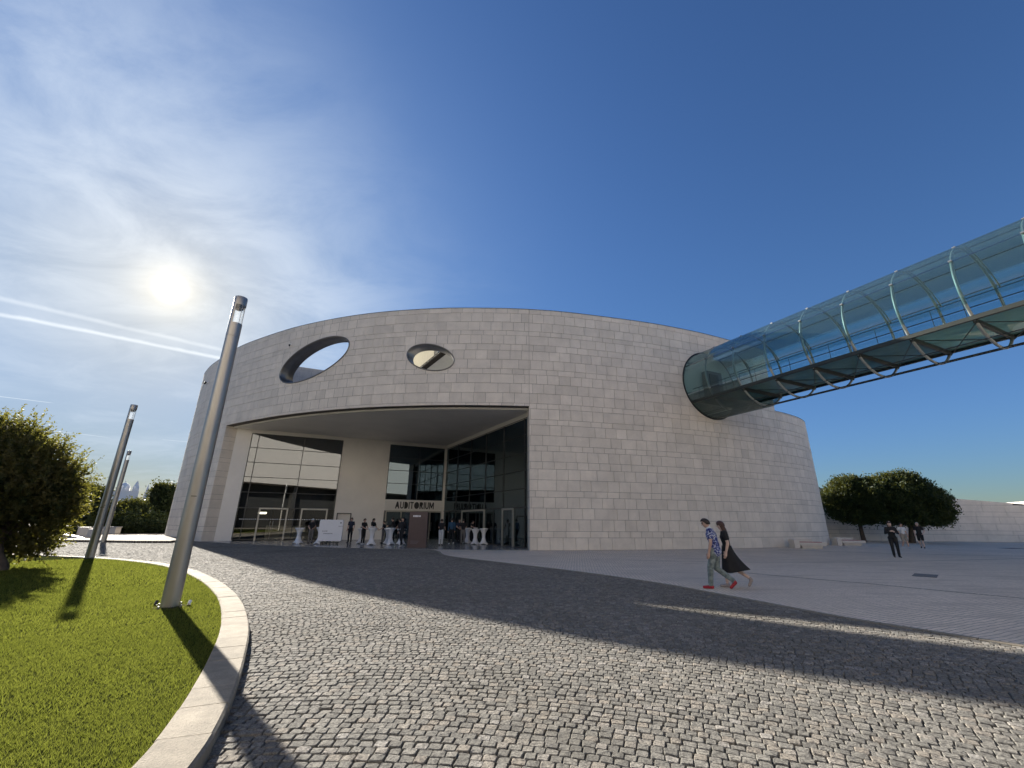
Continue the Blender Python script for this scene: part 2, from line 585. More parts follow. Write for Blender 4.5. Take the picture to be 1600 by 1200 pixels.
# lawn outline (kerb outer top edge), seen from above
KO = [(-2.2, -3.0), (-1.85, -0.6), (-1.72, 1.2), (-1.83, 2.4), (-2.0, 3.29), (-2.35, 4.2), (-3.07, 5.66), (-4.0, 7.3), (-5.54, 9.55), (-7.6, 12.0),
      (-10.4, 14.75), (-13.4, 16.85), (-16.87, 18.4), (-20.2, 19.3), (-24.5, 19.9), (-30, 19.8), (-38, 18.5)]
KOC = catmull(KO, 30); KOS = arc_len(KOC)
def kerb_pt(s, off):
    x = np.interp(s, KOS, KOC[:, 0]); y = np.interp(s, KOS, KOC[:, 1]); e = .05
    tx = np.interp(s + e, KOS, KOC[:, 0]) - np.interp(s - e, KOS, KOC[:, 0]); ty = np.interp(s + e, KOS, KOC[:, 1]) - np.interp(s - e, KOS, KOC[:, 1])
    L = np.hypot(tx, ty)
    return np.array([x - ty / L * off, y + tx / L * off])      # off > 0: towards the lawn
KW = 0.36
LAWN_POLY = [tuple(kerb_pt(s, KW * .9)) for s in np.arange(0, KOS[-1], .35)] + [(-60, 10), (-60, -12), (-6, -12)]
OUTER_POLY = [tuple(kerb_pt(s, -0.02)) for s in np.arange(0, KOS[-1], .35)] + [(-60, 10), (-60, -12), (-6, -12)]

# edge between the grey setts and the pale plaza paving
PL = [(-6.6, 27.5), (-4.9, 26.6), (-4.0, 25.0), (-3.0, 21.8), (0.0, 18.2), (2.3, 15.5), (4.1, 12.85), (4.85, 11.2), (5.35, 10.05), (6.0, 8.5), (6.55, 7.65), (7.25, 6.6), (8.6, 5.0),
      (10.5, 2.8), (13, 0), (17, -5), (22, -12)]
PLC = catmull(PL, 12)
STEP = [(-60, 33.5), (-46, 31.9), (-35.4, 31.35), (-31.2, 31.3), (-28.6, 31.15), (-25.5, 30.7), (-23.4, 31.0)]
ROAD_POLY = [tuple(p) for p in PLC] + [(22, -14), (-2, -14)] + [tuple(p) for p in KOC] + [(-60, 17), (-60, 33.4)] + STEP[1:] + \
            [tuple(W(s, 0.02)) for s in np.arange(25.2, 27.4, .5)] + [(-22.9, 33.3), (-19.5, 32.4), (-14.5, 31.4), (-9.5, 29.9)]

bed = MB().add([(x, y, -.015) for x, y in ROAD_POLY], [tuple(range(len(ROAD_POLY)))])
road = bed.build('road', M['earth'])
tag(road, 'drive paved with grey granite setts curving round the lawn', None, kind='structure')
tri = bmesh.new(); tri.from_mesh(road.data); bmesh.ops.triangulate(tri, faces=tri.faces); tri.to_mesh(road.data); tri.free()
for p in road.data.polygons:
    if p.normal.z < 0: p.flip()

M['sett'] = None
def sett_material():
    m, t = material('granite_sett')
    o = t.new('ShaderNodeOutputMaterial'); p = t.new('ShaderNodeBsdfPrincipled'); t.link(p.outputs[0], o.inputs[0])
    geo = t.new('ShaderNodeNewGeometry'); pos = geo.outputs['Position']
    a = t.new('ShaderNodeAttribute', attribute_name='tint')
    speck = t.noise(pos, 48, 6, 0.85)
    big = t.noise(pos, 0.35, 3, 0.5)
    mid = t.noise(pos, 16, 4, 0.6)
    base = t.ramp(a.outputs['Fac'], [(0.0, (0.205, 0.197, 0.175)), (0.3, (0.25, 0.24, 0.213)), (0.7, (0.315, 0.30, 0.265)), (0.86, (0.335, 0.298, 0.248)), (1.0, (0.40, 0.38, 0.345))])
    c = t.mix(t.step(speck.outputs[0], 0.42, 0.60), base, (0.085, 0.08, 0.075, 1))
    c = t.mix(0.85, base, c)
    c = t.mix(t.math('MULTIPLY', t.step(big.outputs[0], 0.45, 0.75), 0.45), c, (0.12, 0.11, 0.09, 1))
    c = t.mix(t.math('MULTIPLY', t.step(mid.outputs[0], 0.55, 0.8), 0.3), c, (0.34, 0.325, 0.30, 1))
    t.link(c, p.inputs['Base Color'])
    p.inputs['Roughness'].default_value = 0.85
    p.inputs['Specular IOR Level'].default_value = 0.08
    nb = t.noise(pos, 34, 7, 0.75)
    b = t.new('ShaderNodeBump'); b.inputs['Strength'].default_value = 1.0; b.inputs['Distance'].default_value = 0.02
    t.link(nb.outputs[0], b.inputs['Height']); t.link(b.outputs[0], p.inputs['Normal'])
    return m
M['sett'] = sett_material()

# granite setts laid in wide arcs
CX_, CY_ = -1.3, -2.7
SW = 0.095
cells = []
road_np = np.array(ROAD_POLY)
r_ = 3.0
while r_ < 62:
    dr = SW * (0.94 + 0.12 * rng.random())
    rm = r_ + dr / 2
    th0 = 0.0
    n = int(2 * math.pi * rm / (SW * 1.05))
    th = (np.cumsum(rng.uniform(0.86, 1.14, n)))
    th = th / th[-1] * 2 * math.pi + rng.random() * .1
    a0 = np.concatenate([[th[-1] - 2 * math.pi], th[:-1]]); a1 = th
    am = (a0 + a1) / 2
    x = CX_ + rm * np.sin(am); y = CY_ + rm * np.cos(am)
    d = np.hypot(x, y)
    keep = (y > 1.6) & (np.abs(x) < 1.45 * y + 2.2) & (y < 36)
    if keep.any():
        k = np.where(keep)[0]
        k = k[inside(road_np, x[k], y[k])]
        if len(k):
            wob = 0.010 * np.sin(am[k] * rm * .9 + r_ * 3)
            cells.append(np.c_[np.full(len(k), r_) + wob, np.full(len(k), r_ + dr) + wob, a0[k], a1[k], x[k], y[k]])
    r_ += dr
cells = np.concatenate(cells)
dist = np.hypot(cells[:, 4], cells[:, 5])


def sett_geo(c, near, rnd):
    """verts, faces for one sett"""
    r0, r1, a0, a1 = c[0], c[1], c[2], c[3]
    rm = (r0 + r1) / 2
    gap = 0.0034
    da = gap / rm
    r0 += gap * rnd.uniform(.4, 1.6); r1 -= gap * rnd.uniform(.4, 1.6); a0 += da * rnd.uniform(.4, 1.6); a1 -= da * rnd.uniform(.4, 1.6)
    j = lambda s: rnd.uniform(-s, s)
    cor = []
    for rr, aa in ((r0, a0), (r0, a1), (r1, a1), (r1, a0)):
        rr += j(.006); aa += j(.006) / rm
        cor.append((CX_ + rr * math.sin(aa), CY_ + rr * math.cos(aa)))
    cx = sum(p[0] for p in cor) / 4; cy = sum(p[1] for p in cor) / 4
    z = 0.004 + j(.0042); tx, ty = j(.03), j(.03)
    top = lambda x, y, dz: (x, y, z + dz + tx * (x - cx) + ty * (y - cy))
    if near:
        o8 = []
        for i in range(4):
            p = cor[i]; q = cor[i - 1]; s = cor[(i + 1) % 4]
            k = rnd.uniform(.05, .13)
            o8.append((p[0] + (q[0] - p[0]) * k, p[1] + (q[1] - p[1]) * k))
            o8.append((p[0] + (s[0] - p[0]) * k, p[1] + (s[1] - p[1]) * k))
        sc = lambda f: [(cx + (x - cx) * f, cy + (y - cy) * f) for x, y in o8]
        v = [(x, y, -.034) for x, y in o8] + [top(x, y, -.003 + j(.002)) for x, y in sc(.985)] + [top(x, y, .003 + j(.0022)) for x, y in sc(.88)] + [top(cx, cy, .004 + j(.003))]
        f = []
        for b in (0, 8):
            for i in range(8):
                f.append((b + (i + 1) % 8, b + i, b + 8 + i, b + 8 + (i + 1) % 8))
        for i in range(8):
            f.append((16 + (i + 1) % 8, 16 + i, 24))
        return v, f
    sc = lambda f: [(cx + (x - cx) * f, cy + (y - cy) * f) for x, y in cor]
    v = [(x, y, -.034) for x, y in cor] + [top(x, y, .004 + j(.002)) for x, y in sc(.93)]
    f = [((i + 1) % 4, i, 4 + i, 4 + (i + 1) % 4) for i in range(4)] + [(7, 6, 5, 4)]
    return v, f


def frame_uv(p):
    """where a world point falls in the picture (0..1), used only to rank pieces by how large they show"""
    q = cam.matrix_world.inverted() @ Vector(p)
    if q.z > -0.1: return None
    return (0.5 + q.x / -q.z * cam_data.lens / 36, 0.5 + q.y / -q.z * cam_data.lens / 27)


order = np.argsort(dist)
single, rest = [], []
for i in order:
    if len(single) < 300:
        uv = frame_uv((cells[i, 4], cells[i, 5], 0))
        if uv and 0.01 < uv[0] < .99 and 0.0 < uv[1] < .99:
            single.append(i); continue
    rest.append(i)
V, Fc, T = [], [], []
rn = random.Random(3)
for i in single:
    v, f = sett_geo(cells[i], True, rn)
    o = mesh_obj('cobblestone', v, f, M['sett'], road, False, [rn.random()] * len(f))
for i in rest:
    v, f = sett_geo(cells[i], dist[i] < 9.5, rn)
    b = len(V); V += v; Fc += [tuple(q + b for q in ff) for ff in f]; T += [rn.random()] * len(f)
o = mesh_obj('cobblestones', V, Fc, M['sett'], road, False, T)
tag(o, kind='stuff')
print('setts', len(cells), 'faces', len(Fc))

# pale plaza paving: one sheet, small limestone setts in the material
def plaza_material(name='plaza_limestone_setts', kk=1.0):
    m, t = material(name)
    o = t.new('ShaderNodeOutputMaterial'); p = t.new('ShaderNodeBsdfPrincipled'); t.link(p.outputs[0], o.inputs[0])
    geo = t.new('ShaderNodeNewGeometry'); pos = geo.outputs['Position']
    mp = t.new('ShaderNodeMapping'); mp.inputs['Rotation'].default_value = (0, 0, R(-24)); t.link(pos, mp.inputs[0])
    wn = t.noise(pos, 2.2, 2, .5)
    vadd = t.new('ShaderNodeMix', data_type='VECTOR'); vadd.inputs[0].default_value = 0.09
    t.link(mp.outputs[0], vadd.inputs[4]); t.link(wn.outputs['Color'], vadd.inputs[5])
    br = t.new('ShaderNodeTexBrick')
    br.offset = 0.5
    br.inputs['Scale'].default_value = 1.0
    br.inputs['Brick Width'].default_value = 0.115; br.inputs['Row Height'].default_value = 0.09
    br.inputs['Mortar Size'].default_value = 0.010; br.inputs['Mortar Smooth'].default_value = 0.4
    br.inputs['Color1'].default_value = (0.88 * kk, 0.74 * kk, 0.585 * kk, 1); br.inputs['Color2'].default_value = (0.78 * kk, 0.655 * kk, 0.515 * kk, 1); br.inputs['Mortar'].default_value = (0.34, 0.30, 0.25, 1)
    t.link(vadd.outputs[1], br.inputs['Vector'])
    big = t.noise(pos, 0.22, 4, .6, .6)
    c = t.mix(t.math('MULTIPLY', t.step(big.outputs[0], .42, .66), .40), br.outputs['Color'], (0.56 * kk, 0.47 * kk, 0.37 * kk, 1))
    st = t.new('ShaderNodeMapping'); st.inputs['Rotation'].default_value = (0, 0, R(14)); st.inputs['Scale'].default_value = (0.35, 2.2, 1); t.link(pos, st.inputs[0])
    n2 = t.noise(st.outputs[0], 1.1, 4, .6)
    c = t.mix(t.math('MULTIPLY', t.step(n2.outputs[0], .50, .64), .40), c, (0.48 * kk, 0.40 * kk, 0.32 * kk, 1))
    t.link(c, p.inputs['Base Color'])
    p.inputs['Roughness'].default_value = 0.8
    p.inputs['Specular IOR Level'].default_value = 0.05
    b = t.new('ShaderNodeBump'); b.inputs['Strength'].default_value = 0.6; b.inputs['Distance'].default_value = 0.01
    nb = t.noise(pos, 30, 4, .6)
    h = t.math('ADD', t.math('MULTIPLY', br.outputs['Fac'], -1.0), t.math('MULTIPLY', nb.outputs[0], .6))
    t.link(h, b.inputs['Height']); t.link(b.outputs[0], p.inputs['Normal'])
    return m
M['plaza'] = plaza_material()
plz = [tuple(p) for p in PLC] + [(140, -12), (140, 75), (-5, 75), (-6, 44), (-20, 33.4), (-9.5, 29.6)]
pz = MB().add([(x, y, 0.0) for x, y in plz], [tuple(range(len(plz)))]).build('pavement', M['plaza'])
tri = bmesh.new(); tri.from_mesh(pz.data); bmesh.ops.triangulate(tri, faces=tri.faces); tri.to_mesh(pz.data); tri.free()
for p in pz.data.polygons:
    if p.normal.z < 0: p.flip()
tag(pz, 'pale limestone paved plaza in front of the building', None, kind='structure')
# thin flush edging stones where setts and plaza paving meet
PS = arc_len(PLC)
k = 0
s = 0.3
while s < PS[-1] - 1 and k < 130:
    L = random.uniform(.42, .62)
    a = np.array([np.interp(s, PS, PLC[:, 0]), np.interp(s, PS, PLC[:, 1])]); b = np.array([np.interp(s + L - .012, PS, PLC[:, 0]), np.interp(s + L - .012, PS, PLC[:, 1])])
    if b[1] > 1.5:
        c = (a + b) / 2; d = b - a
        e = MB().box((c[0], c[1], -.004), (np.hypot(*d), .13, .05), math.atan2(d[1], d[0]), .006).build('edging_stone', M['kerb'], pz)
        k += 1
    s += L

# a darker course of setts and two old trench repairs crossing the plaza
M['band'] = pbr('dark_sett_course', (0.30, 0.265, 0.22), .85, var=.3, scale=9, bump=.5, bscale=40, coords='World', spec=.05)
def band(pts, wd, name):
    C_ = catmull(pts, 10); v, f = [], []
    for i in range(len(C_)):
        t_ = C_[min(i + 1, len(C_) - 1)] - C_[max(i - 1, 0)]; t_ = t_ / np.hypot(*t_)
        for s_ in (-1, 1): v.append((C_[i][0] - t_[1] * wd / 2 * s_, C_[i][1] + t_[0] * wd / 2 * s_, .004))
    for i in range(len(C_) - 1): f.append((2 * i + 1, 2 * i + 3, 2 * i + 2, 2 * i))
    o = mesh_obj(name, v, f, M['band'], pz)
    for p in o.data.polygons:
        if p.normal.z < 0: p.flip()
band([(7.9, 15.9), (9.2, 14.3), (10.3, 13.1), (11.2, 11.8), (12.2, 10.6), (13.2, 9.8), (15, 8.6), (18, 7)], .13, 'paving_band')
band([(5.2, 20.5), (9.5, 20.0), (14.0, 20.3), (20.0, 21.6), (30.0, 24.5)], .10, 'paving_band')
band([(17.5, 29.5), (22.0, 27.0), (27.5, 25.6), (36.0, 24.8)], .22, 'paving_band')
# raised forecourt left of the building, one step up
fc = [(-60, 33.5)] + STEP[1:] + [tuple(W(s, 0.0)) for s in np.arange(24.8, 3, -1.0)] + [(-30, 90), (-120, 90), (-120, 37)]
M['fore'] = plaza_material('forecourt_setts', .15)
fo = MB().prism(fc, -.06, .15).build('forecourt', M['fore'])
tag(fo, 'pale paved forecourt one step above the setts', None, kind='structure')

# lawn: earth body, kerb stones, grass blades
M['lawn'] = pbr('lawn_soil_green', (0.030, 0.036, 0.012), 0.95, var=0.35, scale=5, bump=0.5, bscale=60, coords='World', spec=0.0)
lb = MB().prism(LAWN_POLY, -.06, .085).build('lawn', M['lawn'])
tag(lb, 'rounded lawn inside a pale stone kerb', None, kind='structure')
kb = empty('kerb'); tag(kb, 'pale limestone kerb curving round the lawn', None, kind='structure')
s = 0.05; k = 0
while s < KOS[-1] - 1:
    L = random.choice([random.uniform(.42, .6), random.uniform(.7, .95)])
    n = 5
    out_b, out_t, in_t = [], [], []
    dz = random.uniform(-.004, .004); ind = random.uniform(-.004, .004)
    prof = [(-0.0, -.06), (0.0, .095), (.02, .118), (KW - .012, .120), (KW, .108), (KW, -.06)]
    v, f = [], []
    for i in range(n + 1):
        ss = s + (L - .010) * i / n
        for off, z in prof:
            q = kerb_pt(ss, off + ind); v.append((q[0], q[1], z + (dz if z > 0 else 0)))
    m_ = len(prof)
    for i in range(n):
        for j in range(m_ - 1):
            f.append((i * m_ + j, i * m_ + j + 1, (i + 1) * m_ + j + 1, (i + 1) * m_ + j))
    f.append(tuple(range(m_))[::-1]); f.append(tuple(n * m_ + j for j in range(m_)))
    mesh_obj('kerb_stone', v, f, M['kerb'], kb, False, [random.random()] * len(f))
    s += L
# bed strip of soil under the kerb joints
M['grass'] = leaf_mat('grass_blade', (0.024, 0.046, 0.009), (0.152, 0.164, 0.038), 0.42, .9, .7, (0.31, 0.345, 0.045, 1), .1)
def grass():
    pts = []
    lp = np.array(LAWN_POLY)
    # size and number fall off with distance so that the lawn keeps one texture
    for lo, hi, dens, h in ((0, 5.5, 11000, .026), (5.5, 9, 6000, .030), (9, 14, 2600, .038), (14, 24, 900, .05)):
        n = int((40 * 26) * dens)
        m = 4000000
        tot = []
        while n > 0:
            q = min(n, m); n -= q
            x = rng.uniform(-26, -1.5, q); y = rng.uniform(1.5, 21, q)
            d = np.hypot(x, y)
            k = (d >= lo) & (d < hi) & (x > -1.42 * y - .6)
            x, y = x[k], y[k]
            k = inside(lp, x, y)
            tot.append(np.c_[x[k], y[k]])
        tot = np.concatenate(tot)
        area_fix = int(len(tot) * (26 - 1.5) * (21 - 1.5) / (40 * 26))
        tot = tot[:area_fix]
        pts.append((tot, h))
    V, F, T = [], [], []
    base = 0
    for p, h in pts:
        n = len(p)
        ang = rng.uniform(0, 2 * np.pi, n); hh = h * rng.uniform(.55, 1.35, n); lean = hh * rng.uniform(.1, 1.1, n); la = rng.uniform(0, 2 * np.pi, n)
        wd = .0055 * (h / .04) * rng.uniform(.7, 1.4, n) * (1 + (h - .04) * 25)
        z0 = np.full(n, .083)
        a = np.c_[p[:, 0] + np.cos(ang) * wd, p[:, 1] + np.sin(ang) * wd, z0]
        b = np.c_[p[:, 0] - np.cos(ang) * wd, p[:, 1] - np.sin(ang) * wd, z0]
        c = np.c_[p[:, 0] + np.cos(la) * lean, p[:, 1] + np.sin(la) * lean, z0 + hh]
        V.append(np.stack([a, b, c], 1).reshape(-1, 3)); F.append(np.arange(n * 3).reshape(-1, 3) + base); base += n * 3
        T.append(rng.random(n))
    V = np.concatenate(V); F = np.concatenate(F); T = np.concatenate(T)
    me = bpy.data.meshes.new('grass')
    me.vertices.add(len(V)); me.vertices.foreach_set('co', V.astype(np.float32).ravel())
    me.loops.add(len(F) * 3); me.loops.foreach_set('vertex_index', F.astype(np.int32).ravel())
    me.polygons.add(len(F)); me.polygons.foreach_set('loop_start', np.arange(0, len(F) * 3, 3, dtype=np.int32))
    me.attributes.new('tint', 'FLOAT', 'FACE').data.foreach_set('value', T.astype(np.float32))
    me.materials.append(M['grass'])
    me.update(calc_edges=True)
    o = link(bpy.data.objects.new('grass', me))
    tag(o, 'short mown grass covering the rounded lawn', None, kind='stuff')
    print('grass', len(F))
grass()

# ------------------------------------------------------------------ the oval stone building
bld = empty('auditorium_building', (0, 0, 0), 0, 'large oval pale stone building with two portholes and a deep entrance', 'building')


def hole_iv(s, grow=0.0):
    """z intervals cut out of the wall at arc length s"""
    iv = []
    if S_L - grow < s < S_R + grow: iv.append((-1, Z_OPEN + grow))
    for cs, cz, a, b, an in HOLES:
        a2, b2 = a + grow, b + grow
        ca, sa = math.cos(an), math.sin(an)
        x = s - cs
        # ((x ca + z sa)/a)^2 + ((-x sa + z ca)/b)^2 = 1
        A = (sa / a2) ** 2 + (ca / b2) ** 2
        B = 2 * x * sa * ca * (1 / a2 ** 2 - 1 / b2 ** 2)
        Cq = (x * ca / a2) ** 2 + (x * sa / b2) ** 2 - 1
        D = B * B - 4 * A * Cq
        if D > 0:
            q = math.sqrt(D)
            iv.append((cz + (-B - q) / (2 * A), cz + (-B + q) / (2 * A)))
    return iv


def minus(z0, z1, iv):
    segs = [(z0, z1)]
    for lo, hi in iv:
        nx = []
        for a, b in segs:
            if hi <= a or lo >= b: nx.append((a, b)); continue
            if lo > a: nx.append((a, lo))
            if hi < b: nx.append((hi, b))
        segs = nx
    return segs


def top_at(s):
    return Z_TOP if s < S_STEP else Z_LOW


# core wall behind the cladding: thin strips, front and back face, cut round the openings
TH = 1.0
def strips(s_list, z0f, ztop, off_out, off_in, grow=0.0):
    v, f = [], []
    for s0, s1 in zip(s_list[:-1], s_list[1:]):
        sm = (s0 + s1) / 2
        for a, b in minus(z0f, ztop(sm), hole_iv(sm, grow)):
            if b - a < .01: continue
            p0, p1 = W(s0, off_out), W(s1, off_out); q0, q1 = W(s0, off_in), W(s1, off_in)
            n = len(v)
            v += [(*p0, a), (*p1, a), (*p1, b), (*p0, b), (*q0, a), (*q1, a), (*q1, b), (*q0, b)]
            f += [(n, n + 1, n + 2, n + 3), (n + 5, n + 4, n + 7, n + 6), (n + 3, n + 2, n + 6, n + 7), (n + 1, n, n + 4, n + 5)]
    return v, f


sl = sorted(set([round(x, 3) for x in np.arange(0, S_END, .6)] + [S_L, S_R, S_STEP, S_END] +
                [round(x, 3) for cs, cz, a, b, an in HOLES for x in np.arange(cs - a - .1, cs + a + .1, .05)]))
v, f = strips(sl, -.05, top_at, -.035, -TH)
for se, hi in ((S_STEP, Z_TOP), (S_L, Z_OPEN), (S_R, Z_OPEN)):       # end faces
    n = len(v); p, q = W(se, -.035), W(se, -TH)
    lo = Z_LOW if se == S_STEP else -.05
    v += [(*p, lo), (*q, lo), (*q, hi), (*p, hi)]; f += [(n, n + 1, n + 2, n + 3)]
core = mesh_obj('wall_core', v, f, M['joint'], bld)
# back of the oval, hidden from the plaza
bk = [(27, 45.5), (22, 55), (8, 61), (-10, 62.5), (-23, 60), (-29.8, 55)]
b_ = MB()
for a, c in zip(bk[:-1], bk[1:]): b_.wall(a, c, -.05, Z_LOW, .6)
b_.build('rear_wall', M['stone'], bld)

# stone cladding: courses of unequal height, panels with real joints
courses = []
pat = [.70, .36, .68, .66, .64, .38, .66, .66, .46, .66, .35, .65, .68, .36]
z = 0.0; i = 0
while z < Z_TOP - .2:
    h = pat[i % len(pat)]
    if Z_TOP - z - h < .3: h = Z_TOP - z
    courses.append((z, z + h)); z += h; i += 1
rs = random.Random(11)
panels = []
for ci, (z0, z1) in enumerate(courses):
    s = -.4 + (ci % 2) * .42 + rs.uniform(-.1, .1)
    while s < S_END:
        wdt = .77 * (rs.choice([1, 1, 1, 1, 1, 1, 1, 1, 1.5, 2])) + rs.uniform(-.03, .03)
        a, b = max(s, 0), min(s + wdt, S_END)
        for lo, hi in ((a, b),):
            # split at the opening jambs and the step
            cuts = [lo] + [c for c in (S_L, S_R, S_STEP) if lo + .02 < c < hi - .02] + [hi]
            for x0, x1 in zip(cuts[:-1], cuts[1:]):
                sm = (x0 + x1) / 2
                zt = min(z1, top_at(sm))
                zb = z0
                if S_L < sm < S_R:
                    if z1 <= Z_OPEN + .05: continue
                    zb = max(z0, Z_OPEN)
                if zt - zb > .03 and x1 - x0 > .03: panels.append((x0, x1, zb, zt))
        s += wdt


def panel_geo(p, rnd):
    s0, s1, z0, z1 = p
    g = .0085
    s0 += g; s1 -= g; z0 += g; z1 -= g
    crossing = False
    for cs, cz, a, b, an in HOLES:
        if s1 > cs - a - .05 and s0 < cs + a + .05 and z1 > cz - a and z0 < cz + a: crossing = True
    if crossing:
        ss = np.linspace(s0, s1, max(2, int((s1 - s0) / .04)))
        v, f = [], []
        for a, b in zip(ss[:-1], ss[1:]):
            for lo, hi in minus(z0, z1, [iv for iv in hole_iv((a + b) / 2, .03) if iv[0] > 0]):
                if hi - lo < .01: continue
                p0, p1, q0, q1 = W(a, 0), W(b, 0), W(a, -.045), W(b, -.045); n = len(v)
                v += [(*p0, lo), (*p1, lo), (*p1, hi), (*p0, hi), (*q0, lo), (*q1, lo), (*q1, hi), (*q0, hi)]
                f += [(n, n + 1, n + 2, n + 3), (n + 3, n + 2, n + 6, n + 7), (n + 1, n, n + 4, n + 5)]
        return v, f
    dd = rnd.uniform(-.0025, .0025)
    A, B = W(s0, dd), W(s1, dd + rnd.uniform(-.002, .002)); a, b = W(s0 - .002, -.045), W(s1 + .002, -.045)
    c = .004
    A2, B2 = W(s0 + c, dd + .004), W(s1 - c, dd + .004)
    v = [(*a, z0), (*b, z0), (*b, z1), (*a, z1), (*A, z0), (*B, z0), (*B, z1), (*A, z1), (*A2, z0 + c), (*B2, z0 + c), (*B2, z1 - c), (*A2, z1 - c)]
    f = [(8, 9, 10, 11)]
    for k in range(4):
        j = (k + 1) % 4
        f += [(k, j, 4 + j, 4 + k), (4 + k, 4 + j, 8 + j, 8 + k)]
    return v, f


def shown(p):
    c = W((p[0] + p[1]) / 2); zc = (p[2] + p[3]) / 2
    uv = frame_uv((c[0], c[1], zc))
    if not uv or not (0 < uv[0] < 1 and 0 < uv[1] < 1): return 0
    n = W((p[0] + p[1]) / 2, 1.0) - c
    d = np.array([-c[0], -c[1], 1.6 - zc]); L = np.linalg.norm(d)
    fx = max((n[0] * d[0] + n[1] * d[1]) / L, 0)
    return (p[1] - p[0]) * (p[3] - p[2]) * fx / L ** 2


rank = sorted(range(len(panels)), key=lambda i: -shown(panels[i]))
V, Fc, T = [], [], []
def stone_tint():
    t = rs.gauss(.5, .17)
    if rs.random() < .08: t -= .22
    return min(max(t, 0), 1)
for k, i in enumerate(rank):
    v, f = panel_geo(panels[i], rs)
    if not v: continue
    tt = stone_tint()
    if k < 300:
        mesh_obj('stone_panel', v, f, M['stone'], bld, False, [tt] * len(f))
    elif panels[i][0] > 6:
        b = len(V); V += v; Fc += [tuple(q + b for q in ff) for ff in f]; T += [tt] * len(f)
o = mesh_obj('stone_cladding', V, Fc, M['stone'], bld, False, T); tag(o, kind='stuff')
print('panels', len(panels))

# coping along the wall head
cp = MB()
for lo, hi, zt in ((4, S_STEP, Z_TOP), (S_STEP + .02, S_END, Z_LOW)):
    ss = np.linspace(lo, hi, int((hi - lo) / .8) + 2); v, f = [], []
    for s_ in ss:
        for off, zz in ((.012, zt), (.012, zt + .035), (-TH - .01, zt + .035), (-TH - .01, zt)):
            v.append((*W(s_, off), zz + .003))
    for i in range(len(ss) - 1):
        for j in range(4): f.append((i * 4 + j, (i + 1) * 4 + j, (i + 1) * 4 + (j + 1) % 4, i * 4 + (j + 1) % 4))
    f += [(0, 1, 2, 3), tuple(len(v) - 4 + q for q in (3, 2, 1, 0))]
    cp.add(v, f)
cp.build('coping', M['rim'], bld)

# portholes: steel lined elliptical tunnels through the wall
for cs, cz, a, b, an in HOLES:
    n = 72; v, f = [], []
    ca, sa = math.cos(an), math.sin(an)
    rings = [(.045, .03, 0), (.045, -.03, 0), (-.05, -.05, 0), (-TH - .05, -.05, 0), (-TH - .05, .04, 0)]
    for off, gr, _ in rings:
        for k in range(n):
            t = 2 * math.pi * k / n
            x, zz = (a + gr) * math.cos(t), (b + gr) * math.sin(t)
            q = W(cs + x * ca - zz * sa, off); v.append((q[0], q[1], cz + x * sa + zz * ca))
    # outer flange edge down to the stone
    for k in range(n):
        t = 2 * math.pi * k / n
        x, zz = (a + .05) * math.cos(t), (b + .05) * math.sin(t)
        q = W(cs + x * ca - zz * sa, -.02); v.append((q[0], q[1], cz + x * sa + zz * ca))
    for i in range(len(rings) - 1):
        for k in range(n):
            k2 = (k + 1) % n; f.append((i * n + k, i * n + k2, (i + 1) * n + k2, (i + 1) * n + k))
    L_ = len(rings)
    for k in range(n):
        k2 = (k + 1) % n; f.append((k2, k, L_ * n + k, L_ * n + k2))
    o = mesh_obj('porthole_frame', v, f, M['rim'], bld, True)

# hall behind: notch of two glazed walls at right angles under the soffit
J_R = W(S_R, -TH) + np.array([0.06, 0])
L0 = np.array([-21.4, 34.4]); B1 = np.array([-6.4, 41.7]); LB = float(np.hypot(*(B1 - L0)))
UB = (B1 - L0) / LB
J_L = W(S_L, -.85)
JR0 = np.array([1.25, 27.7])
LR = float(np.hypot(*(JR0 - B1))); UR = (JR0 - B1) / LR
Z_G, Z_C = 8.35, 8.68
Z_HALL = 15.6
def PB(m, off=0.0):      # back wall line; off > 0 towards the plaza
    return L0 + UB * m + np.array([UB[1], -UB[0]]) * off
def PR(m, off=0.0):      # right glazed wall line; off > 0 towards the entrance court
    return B1 + UR * m + np.array([UR[1], -UR[0]]) * off

ss = np.linspace(S_L, S_R, 30)
poly = [tuple(W(s_, -.55)) for s_ in ss] + [tuple(JR0 + np.array([.3, -.3]))] + [tuple(PR(LR + .2)), tuple(B1 + np.array([.3, .5])), tuple(PB(.2, -.3)), tuple(J_L)]
so = MB().prism(poly, Z_C, Z_C + .25).build('soffit', M['soffit'], bld)
tri = bmesh.new(); tri.from_mesh(so.data); bmesh.ops.triangulate(tri, faces=[q for q in tri.faces if len(q.verts) > 4]); tri.to_mesh(so.data); tri.free()
# dark shadow gap then a pale trim line behind the lintel
v, f = [], []
for s_ in ss:
    for off, zz in ((-.55, Z_C - .035), (-.78, Z_C - .035), (-.78, Z_C + .02), (-.55, Z_C + .02)): v.append((*W(s_, off), zz))
for i in range(len(ss) - 1):
    for j in range(4): f.append((i * 4 + j, i * 4 + (j + 1) % 4, (i + 1) * 4 + (j + 1) % 4, (i + 1) * 4 + j))
mesh_obj('soffit_trim', v, f, M['trim'], bld)
# underside of the lintel
v, f = [], []
for s_ in ss:
    for off, zz in ((0.0, Z_OPEN), (-.5, Z_OPEN), (-.5, Z_OPEN + .3), (-.02, Z_OPEN + .3)): v.append((*W(s_, off - .004), zz + .002))
for i in range(len(ss) - 1):
    for j in range(2): f.append((i * 4 + j, i * 4 + j + 1, (i + 1) * 4 + j + 1, (i + 1) * 4 + j))
mesh_obj('lintel', v, f, M['stone'], bld, False, [.5] * len(f))

